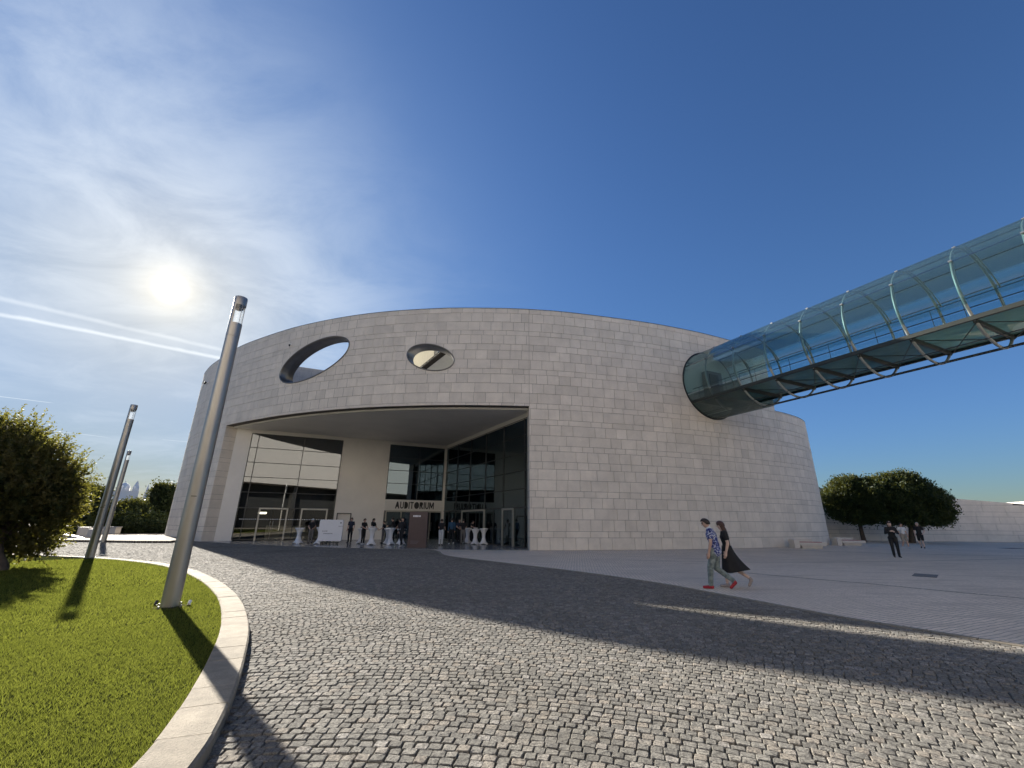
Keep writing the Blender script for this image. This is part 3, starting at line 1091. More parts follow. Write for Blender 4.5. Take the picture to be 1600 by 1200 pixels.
# stone reveal at the left jamb and right jamb, in courses
for se, sgn, nm in ((S_L, 1, 'left'), (S_R, -1, 'right')):
    for z0, z1 in courses:
        if z0 >= Z_OPEN - .05: break
        z1 = min(z1, Z_OPEN - .004)
        a = W(se, -.004); q = W(se, -.85 if sgn > 0 else -TH)
        t_ = (W(se + .05) - W(se - .05)); t_ = t_ / np.hypot(*t_) * sgn
        p = [a + t_ * .0, q + t_ * .0]
        v = []
        for zz in (z0 + .006, z1 - .006):
            for pt in p: v.append((pt[0] + t_[0] * .004, pt[1] + t_[1] * .004, zz))
            for pt in p[::-1]: v.append((pt[0] - t_[0] * .03, pt[1] - t_[1] * .03, zz))
        f = [(0, 1, 5, 4), (1, 2, 6, 5), (3, 0, 4, 7), (4, 5, 6, 7), (3, 2, 1, 0)]
        mesh_obj('reveal_stone', v, f, M['stone'], bld, False, [max(0, stone_tint() - .12)] * len(f))

# plain walls of the notch
class PW:      # each stretch of plain wall is its own piece
    def wall(self, *a): return MB().wall(*a).build('plaster_wall', M['plaster'], bld)
pw = PW()
g0 = .004 * LB; g1 = .425 * LB; a0 = .675 * LB
pw.wall(tuple(J_L), tuple(PB(g0)), 0, Z_C, .25)
pw.wall(tuple(PB(g1)), tuple(PB(.44 * LB)), 0, Z_C, .3)
pw.wall(tuple(PB(.51 * LB)), tuple(PB(a0)), 0, Z_C, .3)
pw.wall(tuple(PB(.44 * LB)), tuple(PB(.51 * LB)), 2.15, Z_C, .3)
pw.wall(tuple(PB(g0)), tuple(PB(g1)), Z_G, Z_C, .3)
pw.wall(tuple(PB(a0)), tuple(B1), Z_G, Z_C, .3)
pw.wall(tuple(B1), tuple(JR0), Z_G - .05, Z_C, .3)
# hall roof block above the soffit (seen through the first porthole) and its roof terrace
up = MB()
up.wall(tuple(PB(-1.2, -3.0)), tuple(PB(LB, -3.0)), 10.2, Z_HALL, .35)
o = up.build('hall_wall', M['joint'], bld)
# cladding panels on the hall wall
z = 10.25
while z < Z_HALL - .1:
    h = min(.72, Z_HALL - z); m_ = -1.2 + rs.uniform(-.3, 0)
    while m_ < LB:
        c = PB(m_ + .5, -2.98)
        MB().box((c[0], c[1], z + h / 2), (1.0, .05, h - .012), math.atan2(UB[1], UB[0]), .004).build('hall_panel', M['stone'], o)
        m_ += 1.01
    z += h
roof = MB().prism([tuple(PB(0, -.4)), tuple(B1 + UR * .5), (14, 33), (24, 42), (20, 54), (0, 59), (-22, 57), (-28, 46)], 10.0, 10.3).build('roof', M['plaster'], bld)
# cream slatted wall and a canopy on the roof, seen through the second porthole
sw = MB(); a, b = (-13.2, 50.0), (-7.6, 38.6)
sw.wall(b, a, 10.3, 21.4, -.3)
sl_w = sw.build('rooftop_wall', M['cream'], bld)
for i in range(39):
    zz = 12.4 + i * .23
    MB().wall((b[0] - .05, b[1]), (a[0] - .05, a[1]), zz, zz + .19, .05).build('slat', M['cream'], sl_w)
M['cream2'] = pbr('canopy_panel', (0.76, 0.74, 0.62), 1.0, spec=0.0, var=.04)
cn = MB().prism([(-8.7, 37.0), (-5.0, 31.1), (-.6, 31.6), (-2.5, 37.4)], 15.0, 15.12)
cn.build('rooftop_canopy', M['cream2'], bld)
MB().wall((-5.0, 31.1), (-8.7, 37.0), 14.90, 15.16, -.5).build('canopy_fascia', M['matte'], bld)

# porch floor
pf = [tuple(W(s_, -.02)) for s_ in ss] + [tuple(JR0 + [.2, .1]), tuple(B1 + [.5, .6]), tuple(PB(0, -.6)), tuple(J_L)]
MB().prism([(x, y) for x, y in pf], -.04, .022).build('porch_floor', M['int_floor'], bld)

# glazing: panes, mullions, transoms (one window wall per part, panes and bars its sub-parts)
def glazed(nm, Pf, m0, m1, cols, rows, glass, tr_mat, skip=(), depth=.08, bar=.055):
    base = Pf((m0 + m1) / 2)
    wz = empty(nm, (0, 0, 0)); wz.parent = bld
    ang = math.atan2(*(Pf(m1) - Pf(m0))[::-1])
    ms = cols
    for i in range(len(ms) - 1):
        for j in range(len(rows) - 1):
            if (i, j) in skip: continue
            a, b = ms[i] + bar * .4, ms[i + 1] - bar * .4; lo, hi = rows[j] + .02, rows[j + 1] - .02
            c = Pf((a + b) / 2, -.02 + random.uniform(-.004, .004))
            MB().box((c[0], c[1], (lo + hi) / 2), (b - a, .02, hi - lo), ang + random.uniform(-.0015, .0015)).build('pane', glass, wz)
    for m_ in ms:
        c = Pf(m_, 0)
        MB().box((c[0], c[1], (rows[0] + rows[-1]) / 2), (bar, depth, rows[-1] - rows[0]), ang, .006).build('mullion', tr_mat, wz)
    for r_ in rows:
        c = Pf((m0 + m1) / 2, 0)
        MB().box((c[0], c[1], r_), (m1 - m0, depth * .9, bar * .8), ang, .006).build('transom', tr_mat, wz)
    return wz

ROWS = [2.5, 3.67, 4.85, 6.02, 7.2, Z_G]
k = lambda x: x * LB
glazed('window_wall', PB, g0, g1, [g0, k(.035), k(.24), g1], ROWS, M['entry_glass'], M['dsteel'])
glazed('window_wall', PB, a0, LB - .1, [a0, k(.843), LB - .1], [3.42, 4.85, 6.02, 7.2, Z_G], M['side_glass'], M['dsteel'])
rc = [0.05, .2 * LR, .385 * LR, .575 * LR, .765 * LR, .955 * LR, LR - .02]
glazed('window_wall', PR, .05, LR, rc, ROWS, M['side_glass'], M['dsteel'])
# ground floor glazing of the left front with two pale framed doors
dz = 2.42
lw = glazed('shop_front', PB, g0, g1, [g0, k(.035), k(.093), k(.215), k(.245), k(.275), k(.394), g1], [.12, 2.46], M['door_glass'], M['dsteel'], skip=((2, 0), (5, 0)))
def door(Pf, m0, m1, h, glass=M['door_glass'], fm=M['frame'], leaves=2, off=.03):
    d = empty('door', (0, 0, 0)); d.parent = bld
    ang = math.atan2(*(Pf(m1) - Pf(m0))[::-1])
    for m_ in (m0, m1):
        c = Pf(m_, off); MB().box((c[0], c[1], h / 2 + .02), (.11, .14, h), ang, .008).build('door_post', fm, d)
    c = Pf((m0 + m1) / 2, off); MB().box((c[0], c[1], h + .02), (m1 - m0 + .108, .137, .12), ang, .008).build('door_head', fm, d)
    for i in range(leaves):
        a = m0 + .06 + (m1 - m0 - .12) * i / leaves; b = m0 + .06 + (m1 - m0 - .12) * (i + 1) / leaves
        c = Pf((a + b) / 2, off - .01)
        lf = MB().box((c[0], c[1], h / 2), (b - a - .02, .016, h - .12), ang).build('door_leaf', glass, d)
        hm = b - .1 if i == 0 and leaves == 2 else a + .1
        c = Pf(hm, off + .045); MB().tube((c[0], c[1], .7), (c[0], c[1], 1.5), .014, n=6).build('pull_handle', M['steel'], lf)
    return d
door(PB, k(.095), k(.213), dz)
door(PB, k(.277), k(.392), dz)
# row of little manifestation dots on the ground floor glass
dots = MB()
mm = g0 + .3
while mm < g1 - .1:
    c = PB(mm, .055); dots.box((c[0], c[1], 1.62), (.07, .004, .05), math.atan2(UB[1], UB[0])); mm += .13
tag(dots.build('glass_marking', M['white_paint'], bld), kind='stuff')
# side door in the plaster wall, standing half open
sd = empty('side_door'); sd.parent = bld
c = PB(k(.475), -.12); MB().box((c[0], c[1], 1.06), (k(.07), .04, 2.1), math.atan2(UB[1], UB[0])).build('door_leaf', M['plaster'], sd)
for m_ in (k(.442), k(.508)):
    c = PB(m_, .02); MB().box((c[0], c[1], 1.06), (.07, .10, 2.12), math.atan2(UB[1], UB[0])).build('door_post', M['dsteel'], sd)
c = PB(k(.475), .02); MB().box((c[0], c[1], 2.15), (k(.066) + .068, .097, .07), math.atan2(UB[1], UB[0])).build('door_head', M['dsteel'], sd)
# auditorium doors: tall posts, open dark bays
for a, b in ((a0 + .15, k(.765)), (k(.765), k(.845)), (k(.845), k(.925)), (k(.925), LB - .15)):
    door(PB, a, b, 2.40, M['side_glass'], M['frame'], 1, -.05)
MB().box((*PB(a0 + .03, .0), 1.22), (.12, .3, 2.44), math.atan2(UB[1], UB[0])).build('door_jamb', M['dsteel'], bld)
# right glazed wall ground floor doors
lwr = glazed('shop_front', PR, .05, LR, [.05, .1 * LR, .2 * LR, .30 * LR, .385 * LR, .48 * LR, .575 * LR, .67 * LR, .765 * LR, .86 * LR, .955 * LR, LR - .02], [.06, 2.46], M['side_glass'], M['dsteel'])
door(PR, .30 * LR, .575 * LR, 2.4, M['side_glass'])
door(PR, .765 * LR, .86 * LR, 2.4, M['side_glass'])
# corner post
MB().box((B1[0] - .02, B1[1] - .12, Z_G / 2), (.22, .22, Z_G), math.atan2(UB[1], UB[0]), .01).build('corner_post', M['plaster'], bld)

# sign band AUDITORIUM
ang = math.atan2(UB[1], UB[0])
c = PB((a0 + LB) / 2 - .05, .10)
sb = MB().box((c[0], c[1], 2.94), (LB - a0 - .1, .16, .94), ang, .008).build('sign_band', M['trim'], bld)
def arc(cx, cy, rx, ry, a, b, n=14):
    return [(cx + rx * math.cos(a + (b - a) * i / n), cy + ry * math.sin(a + (b - a) * i / n)) for i in range(n + 1)]
PI = math.pi
GL = {
    'A': (.84, [[(0, 0), (.30, 1), (.54, 1), (.84, 0), (.62, 0), (.55, .24), (.29, .24), (.22, 0)]]),
    'U': (.68, [[(0, 1), (0, .32)] + arc(.34, .34, .34, .34, PI, 2 * PI)[1:] + [(.68, 1), (.51, 1), (.51, .34)] + arc(.34, .34, .17, .18, 2 * PI, PI)[1:] + [(.17, 1)]]),
    'D': (.70, [[(0, 0), (0, 1), (.28, 1)] + arc(.28, .5, .42, .5, PI / 2, -PI / 2)[1:]]),
    'I': (.18, [[(0, 0), (0, 1), (.18, 1), (.18, 0)]]),
    'T': (.66, [[(0, .82), (0, 1), (.66, 1), (.66, .82), (.42, .82), (.42, 0), (.24, 0), (.24, .82)]]),
    'O': (.96, [arc(.48, .5, .48, .51, 0, 2 * PI, 28)[:-1]]),
    'R': (.70, [[(0, 0), (0, 1), (.36, 1)] + arc(.36, .72, .30, .28, PI / 2, -PI / 2.6)[1:] + [(.70, 0), (.48, 0), (.24, .42), (.20, .40), (.20, 0)]]),
    'M': (.92, [[(0, 0), (0, 1), (.22, 1), (.46, .46), (.70, 1), (.92, 1), (.92, 0), (.75, 0), (.75, .62), (.52, .12), (.40, .12), (.17, .62), (.17, 0)]]),
}
txt = 'AUDITORIUM'; hgt = .60
tw = sum(GL[ch][0] + .12 for ch in txt) - .12
m_start = a0 + .86; m_end = LB - 1.0
scx = (m_end - m_start) / tw
x = 0
for ch in txt:
    wd, polys = GL[ch]
    for pl in polys:
        n = len(pl); v = []
        for off in (.175, .215):
            for (u, vv) in pl:
                q = PB(m_start + (x + u) * scx, off); v.append((q[0], q[1], 2.64 + vv * hgt))
        f = [tuple(range(n))[::-1], tuple(range(n, 2 * n))] + [(i, (i + 1) % n, n + (i + 1) % n, n + i) for i in range(n)]
        o = mesh_obj('sign_letter', v, f, M['black'], sb)
        bm = bmesh.new(); bm.from_mesh(o.data); bmesh.ops.triangulate(bm, faces=[q for q in bm.faces if len(q.verts) > 4]); bmesh.ops.recalc_face_normals(bm, faces=bm.faces); bm.to_mesh(o.data); bm.free()
    x += wd + .12

# interior: dark hall with floor, timber walls, one lit sign strip
it = MB()
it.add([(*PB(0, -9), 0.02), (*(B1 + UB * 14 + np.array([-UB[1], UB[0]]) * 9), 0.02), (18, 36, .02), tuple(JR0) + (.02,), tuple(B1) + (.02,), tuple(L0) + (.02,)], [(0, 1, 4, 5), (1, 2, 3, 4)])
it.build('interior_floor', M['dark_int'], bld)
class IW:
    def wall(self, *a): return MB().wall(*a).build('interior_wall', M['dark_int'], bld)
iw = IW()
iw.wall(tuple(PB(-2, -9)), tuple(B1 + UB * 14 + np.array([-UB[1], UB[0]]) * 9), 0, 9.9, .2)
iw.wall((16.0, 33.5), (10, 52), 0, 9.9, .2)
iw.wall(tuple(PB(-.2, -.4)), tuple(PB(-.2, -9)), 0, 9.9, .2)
tw_ = MB()
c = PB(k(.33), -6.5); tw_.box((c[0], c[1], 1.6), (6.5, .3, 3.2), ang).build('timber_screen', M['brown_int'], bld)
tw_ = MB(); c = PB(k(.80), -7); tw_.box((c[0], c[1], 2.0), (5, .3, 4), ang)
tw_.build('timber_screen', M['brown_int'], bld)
c = PB(k(.25), -3.5); MB().box((c[0], c[1], .55), (4.2, .7, 1.1), ang, .03).build('reception_desk', M['plaster'], bld)
M['lit'] = emit_mat('lit_sign_panel', (1.0, .93, .80), 2.2)
c = PB(k(.10), -2.4); MB().box((c[0], c[1], 2.12), (.62, .05, .16), ang).build('lit_sign', M['lit'], bld)  # small glowing strip inside the left glass door
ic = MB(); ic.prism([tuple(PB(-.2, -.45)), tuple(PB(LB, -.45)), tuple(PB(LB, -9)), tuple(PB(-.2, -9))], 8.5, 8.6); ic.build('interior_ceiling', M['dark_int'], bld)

# small domed cameras on the outer wall
for s_, zz, lab in ((19.6, 13.9, 'small dark dome camera high on the wall behind the tall lamp post'), (34.27, 14.3, 'tiny dark wall camera up and to the left of the long porthole')):
    p = W(s_, .0); q = W(s_, .22)
    e = empty('security_camera', (p[0], p[1], zz), 0, lab, 'camera', 'wall cameras')
    sc_ = 1.0 if zz < 14 else .55
    d = np.array([q[0] - p[0], q[1] - p[1]])
    MB().box((d[0] * .05, d[1] * .05, .1), (.14 * sc_, .14 * sc_, .18 * sc_), math.atan2(d[1], d[0]), .01).build('bracket', M['white_paint'], e)
    MB().tube((0, 0, .1), (d[0] * sc_, d[1] * sc_, .06), .03 * sc_, n=8).build('arm', M['steel'], e)
    MB().lathe((d[0] * sc_, d[1] * sc_, -.14 * sc_), [(.02, -.02), (.08 * sc_, .02), (.11 * sc_, .10 * sc_), (.11 * sc_, .2 * sc_), (.05 * sc_, .24 * sc_)], 14).build('dome', M['black'], e)

# ------------------------------------------------------------------ glass footbridge
T_AZ = R(-25.5)
TD = np.array([math.sin(T_AZ), math.cos(T_AZ)]); TP = np.array([math.cos(T_AZ), -math.sin(T_AZ)])
TC, TZ, TR_ = 26.6, 11.5, 2.57
def TB(al, pe, z):
    """point of the bridge: al along the axis, pe across (negative: towards the lawn), z height"""
    q = TD * al + TP * (TC + pe); return (q[0], q[1], z)
def ringp(al, a, r=TR_):
    return TB(al, -r * math.cos(a), TZ + r * math.sin(a))       # a = 0: near side, 90: top
br = empty('glass_footbridge', (*(TD * 8 + TP * TC), 0), 0, 'tubular glass footbridge running from the stone wall out over the plaza', 'footbridge')
br_inv = Matrix.Translation((-br.location.x, -br.location.y, 0))
def brbuild(mb, name, mat, parent=None, smooth=False):
    o = mb.build(name, mat, parent or br, smooth)
    if parent is None or parent is br: o.data.transform(br_inv)
    else: o.data.transform(br_inv)
    return o
SP = 2.18
AL_HOOPS = [19.22 - SP * i for i in range(17)]
AL0, AL1 = 24.2, AL_HOOPS[-1] - .3
# hoops: bent steel tubes with a double rib over the far upper side, clamps at the glass joints
for al in AL_HOOPS:
    mb = MB(); n = 44
    mb.path([ringp(al, 2 * PI * i / n, TR_ - .09) for i in range(n)], .062, 8, closed=True)
    hp = brbuild(mb, 'hoop', M['bsteel'], None, True)
    mb = MB(); mb.path([ringp(al - .16, R(80 + 75 * i / 14), TR_ - .34 + .22 * abs(i - 7) / 7) for i in range(15)], .035, 6)
    for d_ in (88, 112, 138): mb.tube(ringp(al, R(d_), TR_ - .09), ringp(al - .16, R(d_), TR_ - .30), .02, n=5)
    brbuild(mb, 'rib', M['bsteel'], hp, True)
    for d_ in (28, 62, 90, 118, 152, -38, -142):
        p = ringp(al, R(d_), TR_ - .02); brbuild(MB().box(p, (.12, .16, .07), math.atan2(TD[1], TD[0]), .01), 'glass_clamp', M['steel'], hp)
# curved glass panes, bay by bay
bands = [(-22, 28, 'tube_glass'), (28.3, 61.8, 'tube_glass'), (62.2, 89.8, 'tube_frit'), (90.2, 117.8, 'tube_frit'), (118.2, 138, 'tube_frit'), (138.3, 168, 'tube_glass'), (168.3, 202, 'tube_glass')]
edges = [AL0] + AL_HOOPS
for i in range(len(edges) - 1):
    a, b = edges[i] - .008, edges[i + 1] + .008
    for lo, hi, mt in bands:
        k = max(3, int((hi - lo) / 7)); v, f = [], []
        for r_ in (TR_, TR_ - .02):
            for j in range(k + 1):
                an = R(lo + (hi - lo) * j / k)
                v += [ringp(a, an, r_), ringp(b, an, r_)]
        for j in range(k): f.append((2 * j, 2 * j + 1, 2 * j + 3, 2 * j + 2))
        h = 2 * (k + 1)
        for j in range(k): f.append((h + 2 * j + 2, h + 2 * j + 3, h + 2 * j + 1, h + 2 * j))
        f += [(0, h, h + 1, 1), (2 * k + 1, h + 2 * k + 1, h + 2 * k, 2 * k)]
        mb = MB(); mb.add(v, f); brbuild(mb, 'pane', M[mt], None, True)
# lower skin near the wall is glass too
for lo, hi in ((-70, -24), (-110, -70.5), (-156, -110.5)):
    for i in range(2):
        a, b = edges[i] - .008, edges[i + 1] + .008; v, f = [], []; k = 7
        for j in range(k + 1):
            an = R(lo + (hi - lo) * j / k); v += [ringp(a, an, TR_), ringp(b, an, TR_), ringp(a, an, TR_ - .02), ringp(b, an, TR_ - .02)]
        for j in range(k):
            n = 4 * j; f += [(n, n + 1, n + 5, n + 4), (n + 6, n + 7, n + 3, n + 2)]
        mb = MB(); mb.add(v, f); brbuild(mb, 'pane', M['tube_frit'], None, True)
M['beam'] = pbr('bridge_beam_paint', (0.040, 0.046, 0.040), .5, metal=.3, var=.1)
# deck, edge beams, cross beams, bracing
DZ = 10.0; HW = 2.02
for pe in (-HW, HW):
    p0, p1 = TB(AL0, pe, DZ - .02), TB(AL1, pe, DZ - .02)
    c = [(p0[i] + p1[i]) / 2 for i in range(3)]
    brbuild(MB().box(c, (.14, AL0 - AL1, .20), -T_AZ, .01), 'edge_beam', M['beam'])
c = TB((AL0 + AL1) / 2, 0, DZ + .02); mb = MB().box(c, (2 * HW - .2, AL0 - AL1, .05), -T_AZ)
M['deck'] = glass_mat('bridge_glass_floor', (0.50, 0.60, 0.55), .04, .3, film=.42, filmcol=(0.40, 0.50, 0.44))
brbuild(mb, 'deck', M['deck'])
for al in AL_HOOPS:
    mb = MB().box(TB(al, 0, DZ - .12), (2 * HW - .18, .12, .22), -T_AZ, .01); brbuild(mb, 'cross_beam', M['beam'])
mb = MB()
for i in range(len(AL_HOOPS) - 1):
    a, b = AL_HOOPS[i], AL_HOOPS[i + 1]
    brbuild(MB().tube(TB(a, -HW + .1, DZ - .2), TB(b, HW - .1, DZ - .2), .022, n=6), 'brace', M['beam'])
    brbuild(MB().tube(TB(a, HW - .1, DZ - .25), TB(b, -HW + .1, DZ - .25), .022, n=6), 'brace', M['beam'])
# long members: purlins along the glass joints, lower chords, handrails
for d_, r_ in ((28, .022), (62, .022), (90, .03), (118, .03), (152, .022), (-64, .022), (-90, .035), (-116, .022), (-97, .02)):
    mb = MB().tube(ringp(AL0, R(d_), TR_ - .05), ringp(AL1, R(d_), TR_ - .05), r_, n=6); brbuild(mb, 'purlin', M['dsteel'])
for sgn in (-1, 1):
    for zz in (.55, 1.0): hr = brbuild(MB().tube(TB(AL0, sgn * (HW - .25), DZ + zz), TB(AL1, sgn * (HW - .25), DZ + zz), .02, n=6), 'handrail', M['dsteel'])
    al = AL0 - .4
    while al > AL1: brbuild(MB().tube(TB(al, sgn * (HW - .25), DZ), TB(al, sgn * (HW - .25), DZ + 1.0), .014, n=5), 'rail_post', M['dsteel'], hr); al -= SP / 2
# dark collar where the tube meets the curved stone, plain end wall and doorway behind it
def wall_al(pe):
    """distance along the bridge axis at which the wall face is met"""
    best = None
    for i in range(len(FC) - 1):
        a, b = FC[i], FC[i + 1]
        pa, pb = a @ TP - TC, b @ TP - TC
        if (pa - pe) * (pb - pe) <= 0 and pa != pb:
            t = (pe - pa) / (pb - pa); al = (a + (b - a) * t) @ TD
            if al > 0 and (best is None or al < best): best = al
    return best if best is not None else 21.4
mb = MB(); n = 60
pts = []
for i in range(n):
    a = 2 * PI * i / n; pe = -(TR_ + .03) * math.cos(a); pts.append(TB(wall_al(pe) - .01, pe, TZ + (TR_ + .03) * math.sin(a)))
mb.path(pts, .055, 6, closed=True); brbuild(mb, 'collar', M['black'], None, True)
v, f = [], []
for i in range(n):
    a = 2 * PI * i / n; pe = -TR_ * math.cos(a); v.append(TB(wall_al(pe) - .02, pe, TZ + TR_ * math.sin(a)))
v.append(TB(wall_al(0) - .02, 0, TZ))
f = [(i, (i + 1) % n, n) for i in range(n)]
mb = MB(); mb.add(v, f); brbuild(mb, 'end_wall', M['plaster'])
al_w = wall_al(-.2) - .3
dr_ = brbuild(MB().box(TB(al_w - .02, -.1, DZ + 1.2), (1.5, .5, 2.4), -T_AZ), 'doorway', M['rim'])
brbuild(MB().box(TB(al_w - .29, -.25, DZ + 1.1), (.9, .06, 2.1), -T_AZ), 'door', M['black'], dr_)

# ------------------------------------------------------------------ lamp posts
def lamp_post(loc, label, rz):
    e = empty('lamp_post', (*loc, .085), rz, label, 'lamp post', 'tall conical lamp posts')
    o = MB().lathe((0, 0, 0), [(.146, -.1), (.145, .06), (.142, 1.0), (.136, 2.9), (.1305, 4.7), (.129, 5.30)], 32).build('pole', M['pole'], e); auto_smooth(o, 40)
    o = MB().lathe((0, 0, 0), [(.131, 5.305), (.1305, 5.62)], 32).build('collar', M['pole'], e); auto_smooth(o)
    # half shell behind the lantern opening
    v, f = [], []; n = 18
    for zz in (5.62, 6.06):
        for r_ in (.129, .118):
            for i in range(n + 1):
                a = R(122 + 116 * i / n); v.append((r_ * math.cos(a), r_ * math.sin(a), zz))
    m = n + 1
    for i in range(n):
        f += [(i, i + 1, 2 * m + i + 1, 2 * m + i), (m + i + 1, m + i, 3 * m + i, 3 * m + i + 1)]
    f += [(0, 2 * m, 3 * m, m), (n, m + n, 3 * m + n, 2 * m + n)]
    mesh_obj('reflector_shell', v, f, M['pole'], e, True)
    # clear front
    v, f = [], []
    for zz in (5.622, 6.058):
        for i in range(n + 1):
            a = R(-122 + 244 * i / n); v.append((.121 * math.cos(a), .121 * math.sin(a), zz))
    f = [(i, i + 1, m + i + 1, m + i) for i in range(n)]
    gl = mesh_obj('lamp_glass', v, f, M['lamp_glass'], e, True)
    for a in (-60, 0, 60): MB().tube((.112 * math.cos(R(a)), .112 * math.sin(R(a)), 5.62), (.112 * math.cos(R(a)), .112 * math.sin(R(a)), 6.06), .006, n=5).build('rod', M['steel'], gl)
    mb = MB().lathe((0, 0, 0), [(.05, 5.96), (.09, 5.99), (.108, 6.03), (.108, 6.055)], 20); auto_smooth(mb.build('lamp_unit', M['dsteel'], e))
    o = MB().lathe((0, 0, 0), [(.129, 6.06), (.129, 6.25), (.124, 6.265), (.09, 6.27)], 32).build('cap', M['pole'], e); auto_smooth(o, 40)
    o = MB().lathe((0, 0, 0), [(.26, -.02), (.26, .012), (.19, .014)], 28).build('base_plate', M['matte'], e)
    for i in range(4):
        a = R(45 + 90 * i); MB().lathe((.225 * math.cos(a), .225 * math.sin(a), .012), [(.02, 0), (.02, .03), (.01, .04)], 8).build('bolt', M['steel'], e)
    o = MB().box((.1395 * math.cos(R(-100)), .1395 * math.sin(R(-100)), 1.93), (.09, .012, .012), R(-10)).build('hatch', M['black'], e)
    return e
lamp_post((-6.13, 8.49), 'tall grey lamp post nearest the kerb tip on the lawn', R(36))
lamp_post((-16.64, 18.04), 'grey lamp post on the lawn edge in front of the dark trees', R(43))
lamp_post((-27.85, 30.88), 'farthest grey lamp post standing on the paved drive beyond the lawn', R(42))
bpy.data.objects['lamp_post.002'].location.z = 0
# little garden spotlights at the foot of the near post
for dx_, dy_, mt, lab in ((-.30, .05, 'black', 'small black garden spotlight at the foot of the near lamp post'), (.27, .10, 'white_paint', 'small pale garden spotlight at the foot of the near lamp post')):
    e = empty('garden_spotlight', (-6.13 + dx_, 8.49 + dy_, .085), R(20), lab, 'spotlight', 'spotlights at the lamp post')
    MB().box((0, 0, .02), (.08, .08, .04), 0, .005).build('base', M['black'], e)
    MB().tube((0, -.03, .06), (0, .07, .13), .038, .045, n=12).build('head', M[mt], e)
    e.scale = (.62, .62, .62)

# ------------------------------------------------------------------ trees and hedges
LEAFQ = None
def leaf_cloud(name, mat, parent, centers, radii, counts, size, seed, flat=.8, shell=.55, aspect=1.8, droop=0.0, floor_z=None, sprigs=0.0, sprig_len=.32):
    """leaf-sized faces spread through lumpy volumes, denser towards the outside"""
    r = np.random.default_rng(seed); V = []; T = []
    for c, rad, n in zip(centers, radii, counts):
        d = r.normal(size=(n, 3)); d /= np.linalg.norm(d, axis=1)[:, None]
        # lumpy outline
        ph = r.uniform(0, 6.28, 6)
        lump = 1 + .16 * np.sin(d[:, 0] * 5 + ph[0]) * np.sin(d[:, 1] * 5 + ph[1]) + .14 * np.sin(d[:, 2] * 7 + ph[2] + d[:, 0] * 4) + .08 * np.sin(d[:, 0] * 13 + ph[3]) * np.sin(d[:, 2] * 11 + ph[4])
        q = r.random(n) ** (1 / 3.0); q = shell + (1 - shell) * q
        q = np.where(r.random(n) < .2, r.random(n) ** .5, q)
        p = d * (q * lump)[:, None] * np.array(rad) + np.array(c)
        # clump: pull leaves together in twigs
        k = max(6, n // 26); seeds = p[r.integers(0, n, k)]
        own = r.integers(0, k, n); near = r.random(n) < .55
        sp = size * 2.2
        p = np.where(near[:, None], seeds[own] + r.normal(size=(n, 3)) * sp, p)
        if floor_z is not None: p[:, 2] = np.maximum(p[:, 2], floor_z + r.random(n) * .3)
        tw = r.random(k)
        a = r.normal(size=(n, 3)); a += d * .8; a /= np.linalg.norm(a, axis=1)[:, None]
        b = np.cross(a, r.normal(size=(n, 3))); b /= np.linalg.norm(b, axis=1)[:, None]
        s = size * r.uniform(.6, 1.35, n)[:, None]
        A = a * s * aspect * .5; B = b * s * .5
        A[:, 2] -= droop * s[:, 0]
        V.append(np.stack([p - A, p - B * .9, p + A, p + B * .9], 1))
        T.append(np.clip(np.where(near, tw[own], r.random(n)) * .7 + r.random(n) * .3, 0, 1))
    if sprigs:
        # leafy shoots standing out of the crown surface give it a ragged edge
        for c, rad, n in zip(centers, radii, counts):
            m = int(n * sprigs / 16); d = r.normal(size=(m, 3)); d[:, 2] = d[:, 2] * .9 + .15; d /= np.linalg.norm(d, axis=1)[:, None]
            b0 = d * np.array(rad) * r.uniform(.82, 1.08, (m, 1)) + np.array(c)
            g_ = d * .8 + np.array([0, 0, .55]) + r.normal(size=(m, 3)) * .3; g_ /= np.linalg.norm(g_, axis=1)[:, None]
            L = sprig_len * r.uniform(.5, 1.3, m)
            tt = np.tile(np.linspace(.05, 1, 16), (m, 1)); p = b0[:, None] + g_[:, None] * (tt * L[:, None])[..., None]
            out_ = r.normal(size=(m, 16, 3)); out_ /= np.linalg.norm(out_, axis=2)[..., None]
            a = g_[:, None] * .7 + out_; a /= np.linalg.norm(a, axis=2)[..., None]
            p = p + a * size * .7
            b = np.cross(a, out_ + r.normal(size=(m, 16, 3)) * .5); b /= np.linalg.norm(b, axis=2)[..., None] + 1e-9
            s = (size * r.uniform(.7, 1.3, (m, 16)) * (1.05 - .45 * tt))[..., None]
            A = a * s * aspect * .5; B = b * s * .5
            if floor_z is not None: p[..., 2] = np.maximum(p[..., 2], floor_z + .1)
            V.append(np.stack([p - A, p - B * .9, p + A, p + B * .9], 2).reshape(-1, 4, 3)); T.append(np.repeat(r.random(m), 16))
    V = np.concatenate(V).reshape(-1, 3); T = np.concatenate(T); n = len(T)
    if parent is not None: V = V - np.array(parent.location)
    me = bpy.data.meshes.new(name)
    me.vertices.add(len(V)); me.vertices.foreach_set('co', V.astype(np.float32).ravel())
    me.loops.add(n * 4); me.loops.foreach_set('vertex_index', np.arange(n * 4, dtype=np.int32))
    me.polygons.add(n); me.polygons.foreach_set('loop_start', np.arange(0, n * 4, 4, dtype=np.int32))
    me.attributes.new('tint', 'FLOAT', 'FACE').data.foreach_set('value', T.astype(np.float32))
    me.materials.append(mat); me.update(calc_edges=True)
    return link(bpy.data.objects.new(name, me), parent)


